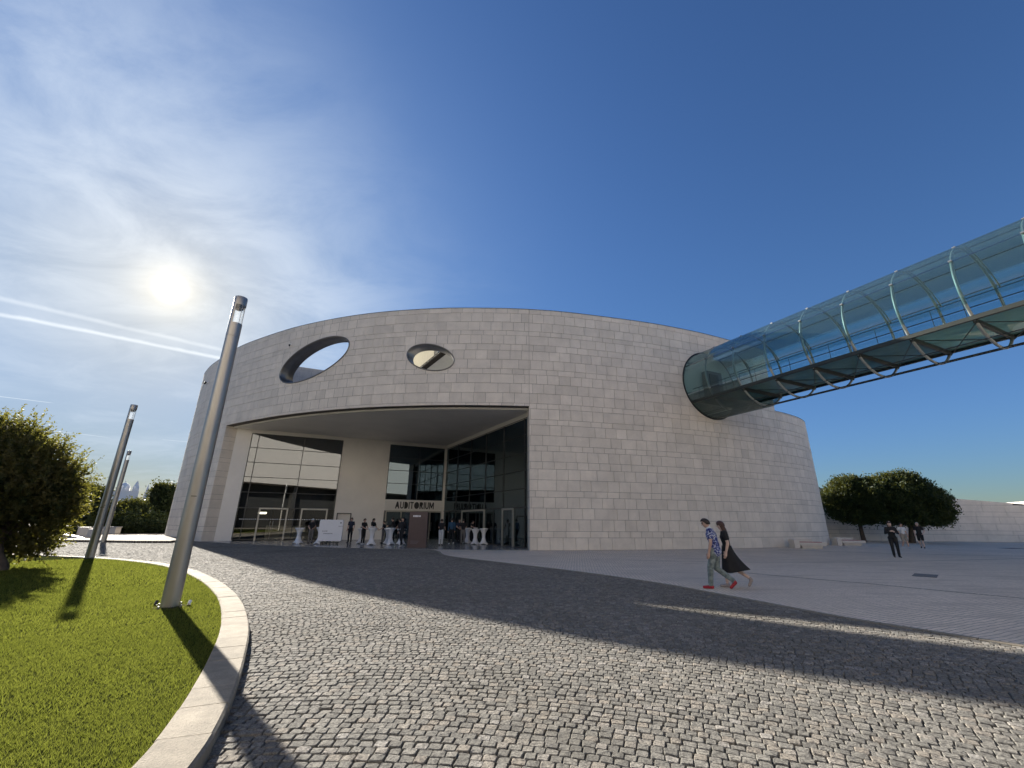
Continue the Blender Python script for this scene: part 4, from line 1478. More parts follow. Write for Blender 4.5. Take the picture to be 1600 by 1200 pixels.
def limbs(name, base, tips, r0, parent, seed, split=.45):
    r = random.Random(seed); mb = MB()
    b = Vector(base); cen = sum((Vector(t) for t in tips), Vector()) / len(tips)
    fork = b + (cen - b) * split; fork.z = b.z + (cen.z - b.z) * split
    mb.path([b - Vector((0, 0, .15)), b + Vector((0, 0, .12)), b.lerp(fork, .5) + Vector((r.uniform(-.05, .05), r.uniform(-.05, .05), 0)), fork], [r0 * 1.35, r0 * 1.08, r0 * .9, r0 * .8], 9)
    for t in tips:
        t = Vector(t); m1 = fork.lerp(t, .45) + Vector((r.uniform(-.2, .2), r.uniform(-.2, .2), r.uniform(0, .25)))
        mb.path([fork - Vector((0, 0, .1)), m1, t], [r0 * .5, r0 * .32, r0 * .10], 6)
        for q in range(3):
            s_ = m1.lerp(t, r.uniform(.1, .8)); e = s_ + Vector((r.uniform(-.5, .5), r.uniform(-.5, .5), r.uniform(-.1, .5)))
            mb.path([s_, e], [r0 * .16, r0 * .05], 5)
    if parent is not None: mb.v = [tuple(Vector(p) - parent.location) for p in mb.v]
    return auto_smooth(mb.build(name, M['bark'], parent), 60)


M['leaf_laurel'] = leaf_mat('laurel_leaf', (0.024, 0.038, 0.014), (0.130, 0.108, 0.040), .36, 2.2, .62)
M['leaf_dark'] = leaf_mat('dark_leaf', (0.012, 0.024, 0.010), (0.032, 0.050, 0.016), .15, .5, .6)
M['leaf_mid'] = leaf_mat('shrub_leaf', (0.018, 0.034, 0.012), (0.048, 0.068, 0.020), .18, .5, .6)
M['leaf_pine'] = leaf_mat('pine_needle', (0.014, 0.028, 0.010), (0.045, 0.066, 0.016), .14, .8, .6)

# big evergreen at the left end of the lawn
tb = (-15.2, 13.7, .08)
tr = empty('broadleaf_tree', tb, 0, 'large bushy evergreen tree on the lawn with low drooping branches', 'tree')
cc = [(-17.5, 13.4, 2.7), (-16.7, 13.0, 3.4), (-18.6, 13.6, 3.9), (-15.9, 13.3, 2.7), (-17.9, 12.7, 4.2), (-15.45, 13.5, 3.3), (-17.3, 12.1, 1.8), (-15.8, 14.0, 1.75), (-19.8, 13.8, 2.4), (-15.1, 13.7, 2.5),
      (-15.7, 14.1, 1.0), (-18.2, 13.7, 1.2), (-16.4, 12.8, 2.3), (-16.9, 13.6, 4.35), (-14.95, 13.9, 3.0), (-16.0, 13.6, 3.95), (-14.9, 14.0, 2.05)]
rr = [(1.7, 1.7, 1.4), (1.1, 1.1, .9), (1.5, 1.4, 1.1), (1.0, 1.0, .9), (1.1, 1.0, .7), (.7, .7, .55), (1.2, 1.1, .8), (.9, .85, .65), (1.5, 1.4, 1.3), (.6, .65, .6),
      (.75, .6, .32), (1.5, 1.1, .6), (1.2, 1.2, 1.0), (.75, .7, .5), (.45, .45, .4), (.6, .6, .42), (.45, .45, .4)]
cc = [(x_ + .30, y_ + .33, z_ - .22) for x_, y_, z_ in cc]
leaf_cloud('crown', M['leaf_laurel'], tr, cc, rr, [5200, 2800, 3900, 2700, 2700, 1600, 3600, 2500, 3600, 1500, 1300, 3600, 3000, 1600, 900, 1200, 1000], .060, 21, shell=.30, aspect=2.4, sprigs=1.5, sprig_len=.55)
limbs('trunk', tb, [(c[0], c[1], c[2]) for c in cc], .17, tr, 4, .38)

def tree(name, label, loc, blobs, leaf, seed, size, trunk=.16, group=None, cat='tree', dens=2.2):
    e = empty(name, loc, 0, label, cat, group)
    cs = [(loc[0] + b[0], loc[1] + b[1], loc[2] + b[2]) for b in blobs]
    leaf_cloud('crown', M[leaf], e, cs, [b[3] for b in blobs], [int(b[4] * dens) for b in blobs], size, seed, sprigs=.35, sprig_len=size * 3.2)
    if trunk: limbs('trunk', loc, cs, trunk, e, seed)
    return e
# two round stone pines by the ramp wall
tree('pine_tree', 'smaller round dark pine right beside the edge of the stone building', (34.6, 44.0, 0),
     [(-.2, 0, 4.3, (2.2, 2.2, 1.8), 6500), (-1.4, .2, 3.8, (1.5, 1.5, 1.3), 3200), (1.5, -.3, 3.5, (1.5, 1.5, 1.3), 3200), (-.1, 0, 5.5, (1.4, 1.4, .7), 2600), (0, 0, 2.5, (2.2, 1.8, .8), 3500)], 'leaf_pine', 31, .105, .2, 'round pines by the ramp wall')
tree('pine_tree', 'broad umbrella shaped pine in front of the ramp wall', (37.9, 42.4, 0),
     [(0, 0, 4.2, (2.9, 2.6, 1.9), 8500), (-2.0, .2, 4.4, (1.9, 1.8, 1.6), 4500), (2.2, -.4, 3.5, (1.8, 1.8, 1.4), 4800), (.1, 0, 5.6, (2.0, 1.8, .8), 4200), (2.9, -.5, 2.7, (.9, 1.0, .8), 2200), (-.8, 0, 2.5, (2.6, 2.0, .9), 4500), (1.6, -.3, 2.3, (2.0, 1.6, .7), 3500)], 'leaf_pine', 32, .105, .26, 'round pines by the ramp wall')
# dark trees and shrubs beyond the forecourt
bgt = [
    ('dark evergreen tree just behind the near bushy tree, beyond the drive', (-44.2, 43.0, .1), 4.9, 5.5, 'leaf_dark'),
    ('dark rounded tree behind the second lamp post', (-45.6, 46.6, .1), 4.6, 4.6, 'leaf_dark'),
    ('low dark tree below the distant church', (-43.0, 49.6, .1), 3.2, 4.4, 'leaf_dark'),
    ('dark tree with a loose top close to the left edge of the building', (-41.6, 53.4, .1), 5.6, 3.0, 'leaf_dark'),
    ('slender dark tree in the gap left of the building', (-43.6, 53.8, .1), 3.7, 2.6, 'leaf_mid'),
    ('dark tree hidden low behind the bushy tree, farthest to the left', (-48.0, 40.0, .1), 5.5, 6.5, 'leaf_dark'),
]
for i, (lab, loc, h, wd, lf) in enumerate(bgt):
    r = random.Random(50 + i)
    bl = [(0, 0, h * .58, (wd * .5, wd * .5, h * .36), 4200)]
    for q in range(5): bl.append((r.uniform(-.34, .34) * wd, r.uniform(-.3, .3) * wd, h * r.uniform(.42, .78), (wd * .27, wd * .27, h * .2), 1500))
    tree('evergreen_tree', lab, loc, bl, lf, 60 + i, .15, .16, 'dark trees beyond the forecourt')
shr = [('rounded green shrub beside the left flank of the building', (-38.6, 47.6, .1), 2.0, 2.3), ('mid green shrub behind the farthest lamp post', (-40.6, 46.6, .1), 2.3, 3.4),
       ('wide low shrub behind the stone blocks', (-42.0, 42.0, .1), 2.0, 3.4), ('green shrub between the second lamp post and the pale slab', (-42.2, 45.0, .1), 2.6, 3.0)]
for i, (lab, loc, h, wd) in enumerate(shr):
    e = empty('shrub', loc, 0, lab, 'shrub', 'shrubs beyond the forecourt')
    r = random.Random(80 + i)
    bl = [((loc[0], loc[1], loc[2] + h * .45), (wd * .5, wd * .5, h * .5), 2200)] + [((loc[0] + r.uniform(-.3, .3) * wd, loc[1] + r.uniform(-.3, .3) * wd, h * r.uniform(.4, .8)), (wd * .25, wd * .25, h * .25), 700) for _ in range(4)]
    leaf_cloud('foliage', M['leaf_mid'], e, [b[0] for b in bl], [b[1] for b in bl], [b[2] for b in bl], .15, 90 + i, floor_z=.1)
    limbs('stem', loc, [b[0] for b in bl], .06, e, i)
# clipped hedge
e = empty('hedge', (-38.5, 45.6, .15), 0, 'low dark clipped hedge running up to the building', 'hedge')
hc = [(-42.6 + i * .62, 43.9 + i * .36, .70) for i in range(11)]
leaf_cloud('foliage', M['leaf_dark'], e, hc, [(.7, .6, .62)] * len(hc), [1500] * len(hc), .10, 121, floor_z=.16)
limbs('stem', (-39.5, 45.7, .15), hc, .05, e, 9)

# ------------------------------------------------------------------ far things
# hazy stone monastery far off between the trees
mo = empty('monastery', (-321, 356, 1.0), R(41), 'distant pale stone church with pinnacles and a dome above the trees', 'church')
M['far_stone'] = pbr('far_limestone', (0.85, 0.83, 0.80), .8, var=.05)  # stone colour paled to stand in for distance haze
MB().box((0, 0, 11), (26, 14, 22), 0).build('wall', M['far_stone'], mo)
for i in range(9):
    x_ = -12 + i * 3; MB().box((x_, -7.2, 23), (.9, .9, 3)).lathe((x_, -7.2, 24.4), [(.55, 0), (.05, 1.8)], 6).build('pinnacle', M['far_stone'], mo)
MB().lathe((3, 0, 22), [(4.2, 0), (4.2, 2.5), (3.8, 4), (2.6, 5.4), (1.0, 6.3), (.3, 6.6), (.25, 9)], 14).build('dome', M['far_stone'], mo)
MB().lathe((10.5, -3, 20), [(2.2, 0), (2.2, 4.5), (2.0, 5), (.9, 8.5), (.1, 10.5)], 10).build('tower', M['far_stone'], mo)
MB().lathe((18, -3, 0), [(1.6, 0), (1.6, 14), (1.4, 19), (.8, 24), (.1, 28)], 10).build('spire', M['far_stone'], mo)

# sloping ramp wall on the right
rwl = empty('ramp_wall', (40, 48, 0), 0, 'long sloping pale stone wall behind the pines', 'wall')
A, B = np.array([26.0, 49.0]), np.array([64.0, 45.6])
Lw = float(np.hypot(*(B - A))); Uw = (B - A) / Lw
def ztop(m_): return 5.5 - (m_ - 8) * .082
core = MB(); v = []
nrm = np.array([Uw[1], -Uw[0]])
for off in (0, -.5):
    for m_, z in ((0, -.05), (Lw, -.05), (Lw, ztop(Lw)), (0, ztop(0))):
        q = A + Uw * m_ + nrm * off; v.append((q[0], q[1], z))
core.add(v, [(0, 1, 2, 3), (7, 6, 5, 4), (3, 2, 6, 7), (0, 3, 7, 4), (1, 5, 6, 2)])
core.v = [tuple(Vector(p) - rwl.location) for p in core.v]
core.build('wall_core', M['joint'], rwl)
z = 0; r = random.Random(5)
for h in [.7, .4, .7, .7, .5, .7, .7, .7, .7, .7]:
    m_ = -r.random()
    while m_ < Lw:
        wd = r.choice([1.5, 2.2, 3.0]); a, b = max(0, m_) + .012, min(m_ + wd, Lw) - .012
        za, zb = min(z + h - .012, ztop(a)), min(z + h - .012, ztop(b))
        if b - a > .2 and za > z + .05 and zb > z + .05:
            v = []
            for off in (.02, -.02):
                for mm, zz in ((a, z + .006), (b, z + .006), (b, zb), (a, za)):
                    q = A + Uw * mm + nrm * off - np.array(rwl.location[:2]); v.append((q[0], q[1], zz))
            f = [(0, 1, 2, 3), (3, 2, 6, 7), (0, 4, 5, 1), (1, 5, 6, 2), (0, 3, 7, 4)]
            mesh_obj('stone_panel', v, f, M['stone'], rwl, False, [.42 + .16 * r.random()] * len(f))
        m_ += wd
    z += h
# end of a further wall, one face catching the sun
fw = empty('far_wall', (62, 50, 0), 0, 'stone wall end with a bright sunlit edge at the right border of the picture', 'wall')
MB().box((.3, 4.0, 2.2), (.6, 9, 4.4), R(-22), .02).build('lit_end', M['white_stone'], fw)
MB().box((6.8, -2.5, 2.15), (11, .6, 4.3), R(-10), .02).build('wall_face', M['stone'], fw)

# the pale building across the plaza, behind the camera (it shows in the glass and throws light back)
ob = empty('opposite_building', (12, -33, 0), R(-8), 'long pale stone building across the plaza with a dark ground floor', 'building')
MB().box((0, 0, 17.4), (110, 14, 17), 0).build('upper_wall', M['white_stone'], ob)
for i in range(9):
    MB().box((-50 + i * 12.5, 4.6, 4.4), (1.2, 1.2, 8.8)).build('column', M['rim'], ob)
MB().box((0, -1, 4.4), (108, 8, 8.8), 0).build('dark_glazing', M['dsteel'], ob)

# ------------------------------------------------------------------ benches, blocks, covers
def bench(loc, rz, label):
    e = empty('stone_bench', loc, rz, label, 'bench', 'white stone benches by the wall')
    MB().box((0, 0, .11), (1.75, .62, .22), 0, .01).build('plinth', M['white_stone'], e)
    MB().box((.05, 0, .36), (2.25, .95, .27), 0, .015).build('seat', M['white_stone'], e)
    MB().box((-.05, -.08, .515), (1.9, .55, .045), 0, .015).build('cushion', M['red'], e)
    MB().box((-.35, .62, .37), (1.75, .28, .74), 0, .015).build('backrest', M['white_stone'], e)
    MB().box((-1.32, .1, .35), (.45, 1.05, .70), 0, .015).build('end_block', M['white_stone'], e)
    e.scale = (.76, .76, .80)
    return e
bench((21.0, 31.6, 0), R(-6), 'white stone bench with red cushion closest to the viewer, against the curved wall')
bench((27.3, 36.1, 0), R(-6), 'white stone bench with red cushion at the far corner of the building')
for loc, sz, rz, lab in (((-34.4, 36.2, .15), (.75, .6, .75), 20, 'square pale stone block standing on the forecourt'),
                         ((-33.0, 35.6, .15), (.7, .6, .62), 5, 'pale stone block half hidden behind the second lamp post'),
                         ((-38.9, 43.6, .15), (1.3, .9, .66), 12, 'low pale slab beyond the farthest lamp post')):
    e = empty('stone_block', loc, R(rz), lab, 'stone block', 'stone blocks on the forecourt')
    MB().box((0, 0, sz[2] / 2 - .03), (sz[0] * .92, sz[1] * .92, sz[2] - .06), 0, .02).build('body', M['white_stone'], e)
    MB().box((0, 0, sz[2] - .03), (sz[0], sz[1], .06), 0, .012).build('slab', M['white_stone'], e)
e = empty('reclining_stone', (-33.6, 34.2, .15), R(25), 'low dark wedge shaped stone lying in front of the square block', 'stone')
mb = MB(); mb.add([(-.9, -.35, 0), (.9, -.35, 0), (.9, .35, 0), (-.9, .35, 0), (-.5, -.28, .34), (.3, -.28, .16), (.3, .28, .16), (-.5, .28, .34)], [(3, 2, 1, 0), (4, 5, 6, 7), (0, 1, 5, 4), (1, 2, 6, 5), (2, 3, 7, 6), (3, 0, 4, 7)])
mb.build('body', M['rim'], e)
M['cover'] = pbr('steel_cover', (0.16, 0.15, 0.14), .8, metal=.1, var=.1, scale=4, bump=.2, bscale=30)
for loc, sz, rz, lab in (((13.85, 15.35, .006), (1.05, .55), 44, 'dark rectangular cover set in the paving in front of the standing man'), ((37.6, 33.8, .006), (1.4, .9), 12, 'dark cover plate in the far paving near the ramp wall')):
    e = empty('access_cover', loc, R(rz), lab, 'cover plate', 'covers in the plaza paving')
    MB().box((0, 0, 0), (sz[0], sz[1], .012), 0, .003).build('plate', M['cover'], e)
    mb = MB()
    for s_ in (-1, 1): mb.box((0, s_ * sz[1] / 2, .002), (sz[0] + .08, .04, .014)); mb.box((s_ * sz[0] / 2, 0, .001), (.04, sz[1] - .04, .014))
    mb.build('frame', M['cover'], e)

# ------------------------------------------------------------------ people
M['skin'] = pbr('skin', (0.52, 0.33, 0.25), .55, var=.06, scale=6)
M['skin_pale'] = pbr('pale_skin', (0.60, 0.42, 0.34), .55, var=.06, scale=6)
M['hair_dark'] = pbr('dark_hair', (0.022, 0.014, 0.010), .5, var=.4, scale=40, stretch=(1, 1, .1))
M['hair_brown'] = pbr('reddish_hair', (0.055, 0.020, 0.014), .45, var=.4, scale=40, stretch=(1, 1, .1))
M['hair_grey'] = pbr('grey_hair', (0.33, 0.31, 0.29), .6, var=.2, scale=40)
M['eye'] = pbr('dark_glasses', (0.01, 0.01, 0.012), .2)
M['c_black'] = pbr('black_cloth', (0.012, 0.012, 0.014), .85, var=.2, scale=8)
M['c_navy'] = pbr('navy_cloth', (0.016, 0.022, 0.045), .85, var=.2, scale=8)
M['c_white'] = pbr('white_cloth', (0.66, 0.66, 0.66), .85, var=.05, scale=8)
M['c_grey'] = pbr('grey_trousers', (0.17, 0.16, 0.155), .85, var=.1, scale=8)
M['c_beige'] = pbr('beige_shorts', (0.33, 0.29, 0.24), .85, var=.1, scale=8)
M['c_blue'] = pbr('blue_jacket', (0.02, 0.07, 0.14), .8, var=.15, scale=8)
M['c_red'] = pbr('red_shoe', (0.32, 0.015, 0.025), .6, var=.1, scale=10)
M['c_shoe'] = pbr('grey_shoe', (0.30, 0.26, 0.25), .7, var=.1, scale=10)
M['c_wshoe'] = pbr('white_shoe', (0.60, 0.60, 0.60), .7, var=.05, scale=10)


def cloth_pattern(name, cols, scale, dist):
    m, t = material(name)
    o = t.new('ShaderNodeOutputMaterial'); p = t.new('ShaderNodeBsdfPrincipled'); t.link(p.outputs[0], o.inputs[0])
    tcn = t.new('ShaderNodeTexCoord')
    n = t.noise(tcn.outputs['Object'], scale, 3, .55, dist)
    c = t.ramp(n.outputs[0], cols)
    t.link(c, p.inputs['Base Color']); p.inputs['Roughness'].default_value = .85
    return m
M['shirt_print'] = cloth_pattern('blue_white_print', [(.36, (.010, .014, .06)), (.47, (.02, .04, .22)), (.53, (.03, .06, .30)), (.55, (.60, .62, .66)), (.63, (.55, .58, .65)), (.66, (.02, .03, .14))], 9.0, 2.4)
M['jeans_wash'] = cloth_pattern('acid_washed_jeans', [(.35, (.10, .125, .125)), (.55, (.20, .24, .23)), (.7, (.32, .36, .34))], 7.0, 1.2)


def capsule(mb, p0, p1, r0, r1, wide=1.0, side=(1, 0, 0), n=12):
    """tapered rounded limb from p0 to p1; wide stretches it along side"""
    p0, p1 = Vector(p0), Vector(p1); ax = p1 - p0; L = ax.length
    ax = ax / L if L > 1e-6 else Vector((0, 0, 1))
    sd = Vector(side); sd = sd - ax * sd.dot(ax)
    if sd.length < 1e-3: sd = ax.orthogonal()
    sd.normalize(); up = ax.cross(sd).normalized()
    rings = []
    for i in range(5): a = -PI / 2 + PI / 2 * i / 4; rings.append((r0 * math.sin(a), r0 * max(math.cos(a), .02)))
    for i in range(5): a = PI / 2 * i / 4; rings.append((L + r1 * math.sin(a), r1 * max(math.cos(a), .02)))
    v, f = [], []
    for d, r in rings:
        for k in range(n):
            a = 2 * PI * k / n; v.append(tuple(p0 + ax * d + sd * (r * wide * math.cos(a)) + up * (r * math.sin(a))))
    m = len(rings)
    for i in range(m - 1):
        for k in range(n): f.append((i * n + k, i * n + (k + 1) % n, (i + 1) * n + (k + 1) % n, (i + 1) * n + k))
    f += [tuple(range(n))[::-1], tuple((m - 1) * n + k for k in range(n))]
    mb.add(v, f)


def person(label, loc, face, h=1.75, top='c_black', bottom='c_black', shoes='c_black', skin='skin', hair='hair_dark', hair_len=0, sleeve='short', shorts=False,
           pose=None, skirt=None, voxel=.016, group=None, lean=0.0, slim=1.0, glasses=False, cap=None, collar=None, hem=False):
    """one continuous body; face = heading angle of the person's front (0 = +X). pose overrides joints (local x right, y forward, z up, for a 1.75 m person)"""
    J = {'hl': (-.095, 0, .92), 'hr': (.095, 0, .92), 'kl': (-.10, .02, .49), 'kr': (.10, .02, .49), 'al': (-.10, -.01, .085), 'ar': (.10, -.01, .085), 'tl': (-.12, .15, .03), 'tr': (.12, .15, .03),
         'pel': (0, 0, .97), 'wst': (0, .0, 1.12), 'che': (0, .0, 1.30), 'nk': (0, -.005, 1.46), 'hd': (0, .02, 1.61),
         'sl': (-.175, -.005, 1.41), 'sr': (.175, -.005, 1.41), 'el': (-.235, -.03, 1.13), 'er': (.235, -.03, 1.13), 'wl': (-.235, .06, .90), 'wr': (.235, .06, .90)}
    if pose: J.update(pose)
    J = {k: Vector(q) for k, q in J.items()}
    mb = MB(); prim = []
    def add(tagn, p0, p1, r0, r1, wide=1.0, side=(1, 0, 0)):
        capsule(mb, p0, p1, r0 * 1.0, r1 * 1.0, wide, side); prim.append((tagn, Vector(p0), Vector(p1), r0 * (wide + 1) / 2, r1 * (wide + 1) / 2))
    sm = slim
    add('top' if hem else 'bottom', J['pel'] - Vector((.045, 0, .01)), J['pel'] + Vector((.045, 0, -.01)), .115 * sm, .115 * sm, 1.05)
    add('top', J['pel'] + Vector((0, 0, .07)), J['wst'], .112 * sm, .108 * sm, 1.25)
    add('top', J['wst'], J['che'], .108 * sm, .122 * sm, 1.28)
    add('top', J['che'], J['che'].lerp(J['nk'], .55), .122 * sm, .085 * sm, 1.35)
    add('top', J['sl'].lerp(J['che'], .12), J['sr'].lerp(J['che'], .12), .066 * sm, .066 * sm)
    if hem: add('top', J['pel'] - Vector((.05, 0, .06)), J['pel'] + Vector((.05, 0, -.06)), .128 * sm, .128 * sm, 1.08)
    hd = J['hd']; fwd = (J['hd'] - J['nk']); 
    hup = (hd - J['nk']).normalized(); hf = Vector((0, 1, 0)) - hup * hup.y
    hf = hf.normalized() if pose is None or 'hf' not in pose else J['hf'].normalized()
    hs = hf.cross(hup).normalized()
    add('skin', J['nk'] - hup * .03, hd - hup * .05, .056, .053)
    if collar: add('collar', J['nk'] - hup * .045, J['nk'] - hup * .005, .070, .066)
    add('skin', hd - hup * .035 + hf * .012, hd + hup * .045 - hf * .006, .076, .084, 1.0)
    add('skin', hd - hup * .075 + hf * .045, hd - hup * .06 + hf * .03, .038, .05)
    add('skin', hd - hup * .005 + hf * .088, hd - hup * .03 + hf * .103, .010, .014)
    for s_ in (-1, 1):
        add('skin', hd + hs * s_ * .080 + hup * .012, hd + hs * s_ * .080 - hup * .02, .013, .011)
        add('eye', hd + hs * s_ * .030 + hf * .084 + hup * .012, hd + hs * s_ * (.048 if glasses else .034) + hf * .080 + hup * .012, .013 if glasses else .008, .013 if glasses else .008)
    add('lip', hd - hup * .062 + hf * .078 - hs * .015, hd - hup * .062 + hf * .078 + hs * .015, .010, .010)
    for s_, S, E, Wp in ((-1, 'sl', 'el', 'wl'), (1, 'sr', 'er', 'wr')):
        sh, el, wr = J[S], J[E], J[Wp]
        if sleeve == 'long':
            add('top', sh, el, .060, .047); add('top', el, wr, .047, .037)
        else:
            add('skin', sh, el, .050, .041); add('skin', el, wr, .042, .029)
            add('top', sh, sh.lerp(el, .58), .064, .062)
        d = (wr - el).normalized(); hand = wr + d * .09
        inn = Vector((-s_, .25, 0)); inn = (inn - d * inn.dot(d)).normalized(); lat = d.cross(inn).normalized()
        add('skin', wr + d * .02, hand, .028, .034, 1.25, lat)
        for q, ln in zip((-1.5, -.5, .5, 1.5), (.072, .085, .08, .062)):
            b0 = hand + lat * q * .018; m0 = b0 + d * ln * .55 + inn * .010; t0 = m0 + d * ln * .4 + inn * .025
            add('skin', b0, m0, .0095, .009); add('skin', m0, t0, .009, .0078)
        tb_ = wr + d * .035 + lat * .03 * (1 if lat.y > 0 else -1)
        add('skin', tb_, tb_ + d * .05 + lat * (.022 if lat.y > 0 else -.022) + inn * .015, .0105, .009)
    for Hn, K, A, Tn in (('hl', 'kl', 'al', 'tl'), ('hr', 'kr', 'ar', 'tr')):
        hp, kn, an, to = J[Hn], J[K], J[A], J[Tn]
        if skirt: add('skin', hp, kn, .085, .055); add('skin', kn, kn.lerp(an, .35), .053, .056); add('skin', kn.lerp(an, .35), an, .056, .034)
        elif shorts: add('skin', hp, kn, .08, .054); add('skin', kn, kn.lerp(an, .35), .052, .055); add('skin', kn.lerp(an, .35), an, .055, .034); add('bottom', hp, hp.lerp(kn, .85), .098 * sm, .085 * sm)
        else: add('bottom', hp, kn, .098 * sm, .070 * sm); add('bottom', kn, an + (kn - an).normalized() * .03, .068 * sm, .055 * sm)
        fd = (to - an); heel = an + Vector((0, 0, -.035)) - Vector((fd.x, fd.y, 0)).normalized() * .03
        add('shoe', heel, to, .044, .034); add('shoe', an, heel, .043, .043)
    names = ['top', 'bottom', 'skin', 'shoe', 'eye', 'lip', 'collar']
    mats = [M[top], M[bottom], M[skin], M[shoes], M['eye'], M['lip'], M['c_white']]
    k = h / 1.75
    me0 = bpy.data.meshes.new('tmp'); me0.from_pydata(mb.v, [], mb.f); tmp = bpy.data.objects.new('tmp', me0); COL.objects.link(tmp)
    md = tmp.modifiers.new('r', 'REMESH'); md.mode = 'VOXEL'; md.voxel_size = voxel; md.use_smooth_shade = True
    s2 = tmp.modifiers.new('s', 'SMOOTH'); s2.factor = .5; s2.iterations = 2
    dg = bpy.context.evaluated_depsgraph_get()
    me = bpy.data.meshes.new_from_object(tmp.evaluated_get(dg)); bpy.data.objects.remove(tmp, do_unlink=True); bpy.data.meshes.remove(me0)
    nv = len(me.vertices); co = np.empty(nv * 3, np.float32); me.vertices.foreach_get('co', co); co = co.reshape(-1, 3)
    fc = np.empty(len(me.polygons) * 3, np.float32); me.polygons.foreach_get('center', fc); fc = fc.reshape(-1, 3)
    best = np.full(len(fc), 9.0); ti = np.zeros(len(fc), np.int32)
    for nm, a, b, r0, r1 in prim:
        a = np.array(a); b = np.array(b); ab = b - a; L2 = max(float(ab @ ab), 1e-9)
        t = np.clip(((fc - a) @ ab) / L2, 0, 1); d = np.linalg.norm(fc - (a + t[:, None] * ab), axis=1) - (r0 + (r1 - r0) * t)
        if nm in ('eye', 'lip', 'collar'): d = np.where(d < .006, d - .02, 9)
        u = d < best; best = np.where(u, d, best); ti = np.where(u, names.index(nm), ti)
    for m_ in mats: me.materials.append(m_)
    me.polygons.foreach_set('material_index', ti); me.polygons.foreach_set('use_smooth', np.ones(len(fc), bool))
    zmin = co[:, 2].min()
    o = bpy.data.objects.new('person', me); link(o)
    o.scale = (k, k, k); o.location = (loc[0], loc[1], loc[2] - zmin * k + .002)
    o.rotation_euler = (lean, 0, face - PI / 2)
    tag(o, label, 'person', group)
    # hair as a child
    n = 16; v, f = [], []
    if hair:
        for i in range(9):
            ph = PI * .70 * i / 8
            for q in range(n):
                a = 2 * PI * q / n
                dirf = math.sin(a)            # +1 front
                lim = ph * (1.0 if dirf < .15 else (.50 if dirf > .6 else .68))
                r_ = .096
                v.append(tuple(hd + hup * (.012 + r_ * 1.10 * math.cos(lim)) + hs * (.0885 * math.sin(lim) * math.cos(a)) + hf * (.100 * math.sin(lim) * math.sin(a) - .008)))
        if hair_len:
            b = len(v)
            for j in range(4):
                zz = hair_len * (j + 1) / 4
                for q in range(n):
                    a = 2 * PI * q / n; back = math.sin(a) < .25
                    base = v[8 * n + q]
                    vv = Vector(base) - (Vector((0, 0, 1)) * zz + hf * (.02 + .16 * zz)) * (1 if back else .12)
                    v.append(tuple(vv))
        rows = len(v) // n
        for i in range(rows - 1):
            for q in range(n): f.append((i * n + q, i * n + (q + 1) % n, (i + 1) * n + (q + 1) % n, (i + 1) * n + q))
        hb = mesh_obj('hair', v, f, M[hair], o, True)
        sd_ = hb.modifiers.new('t', 'SOLIDIFY'); sd_.thickness = .012
    if cap:
        mbc = MB(); 
        v = []; f = []
        for i in range(6):
            ph = PI * .5 * i / 5
            for q in range(n):
                a = 2 * PI * q / n; v.append(tuple(hd + hup * (.02 + .105 * math.cos(ph)) + hs * (.095 * math.sin(ph) * math.cos(a)) + hf * (.108 * math.sin(ph) * math.sin(a))))
        for i in range(5):
            for q in range(n): f.append((i * n + q, i * n + (q + 1) % n, (i + 1) * n + (q + 1) % n, (i + 1) * n + q))
        mbc.add(v, f); mbc.box(tuple(hd + hup * .025 + hf * .14), (.14, .11, .012)); mbc.build('cap', M[cap], o, True)
    if skirt:
        v, f = [], []; n = 28; L = skirt['len']; rows = 12
        for i in range(rows + 1):
            t = i / rows; zz = 1.06 - L * t
            for q in range(n):
                a = 2 * PI * q / n
                rx = .150 + t * .10 + .024 * math.sin(a * 7) * t; ry = .115 + t * .12 + .034 * math.sin(a * 6 + 1) * t
                y_ = ry * math.sin(a); x_ = rx * math.cos(a)
                back = max(0, -math.sin(a))
                y_ -= skirt['blow'] * (t ** 1.5) * (back * 1.0 + .22)
                z2 = zz + .10 * t * t * back
                v.append((x_, y_, z2))
        for i in range(rows):
            for q in range(n): f.append((i * n + q, i * n + (q + 1) % n, (i + 1) * n + (q + 1) % n, (i + 1) * n + q))
        sk = mesh_obj('skirt', v, f, M[bottom], o, True); m_ = sk.modifiers.new('t', 'SOLIDIFY'); m_.thickness = .008
    return o

M['lip'] = pbr('lips', (0.36, 0.17, 0.14), .5)

# the couple walking across the plaza, away to the left
wf = R(148)
person('man in a blue and white printed shirt and pale jeans walking across the plaza', (5.38, 11.9, 0), wf, 1.80, 'shirt_print', 'jeans_wash', 'c_red', 'skin', 'hair_dark', voxel=.0085, glasses=True, collar=True, slim=1.10, hem=True,
       pose={'hl': (-.09, .02, .90), 'kl': (-.10, .15, .50), 'al': (-.10, .19, .085), 'tl': (-.11, .35, .035), 'hr': (.09, 0, .90), 'kr': (.10, .03, .47), 'ar': (.10, -.32, .20), 'tr': (.10, -.24, .045),
             'pel': (0, 0, .95), 'wst': (0, .015, 1.10), 'che': (0, .05, 1.27), 'nk': (0, .09, 1.43), 'hd': (0, .155, 1.565), 'hf': (-.25, .93, -.25),
             'sl': (-.180, .055, 1.385), 'sr': (.180, .065, 1.385), 'el': (-.245, .05, 1.10), 'wl': (-.235, .12, .86), 'er': (.245, .00, 1.10), 'wr': (.27, .06, .87)})
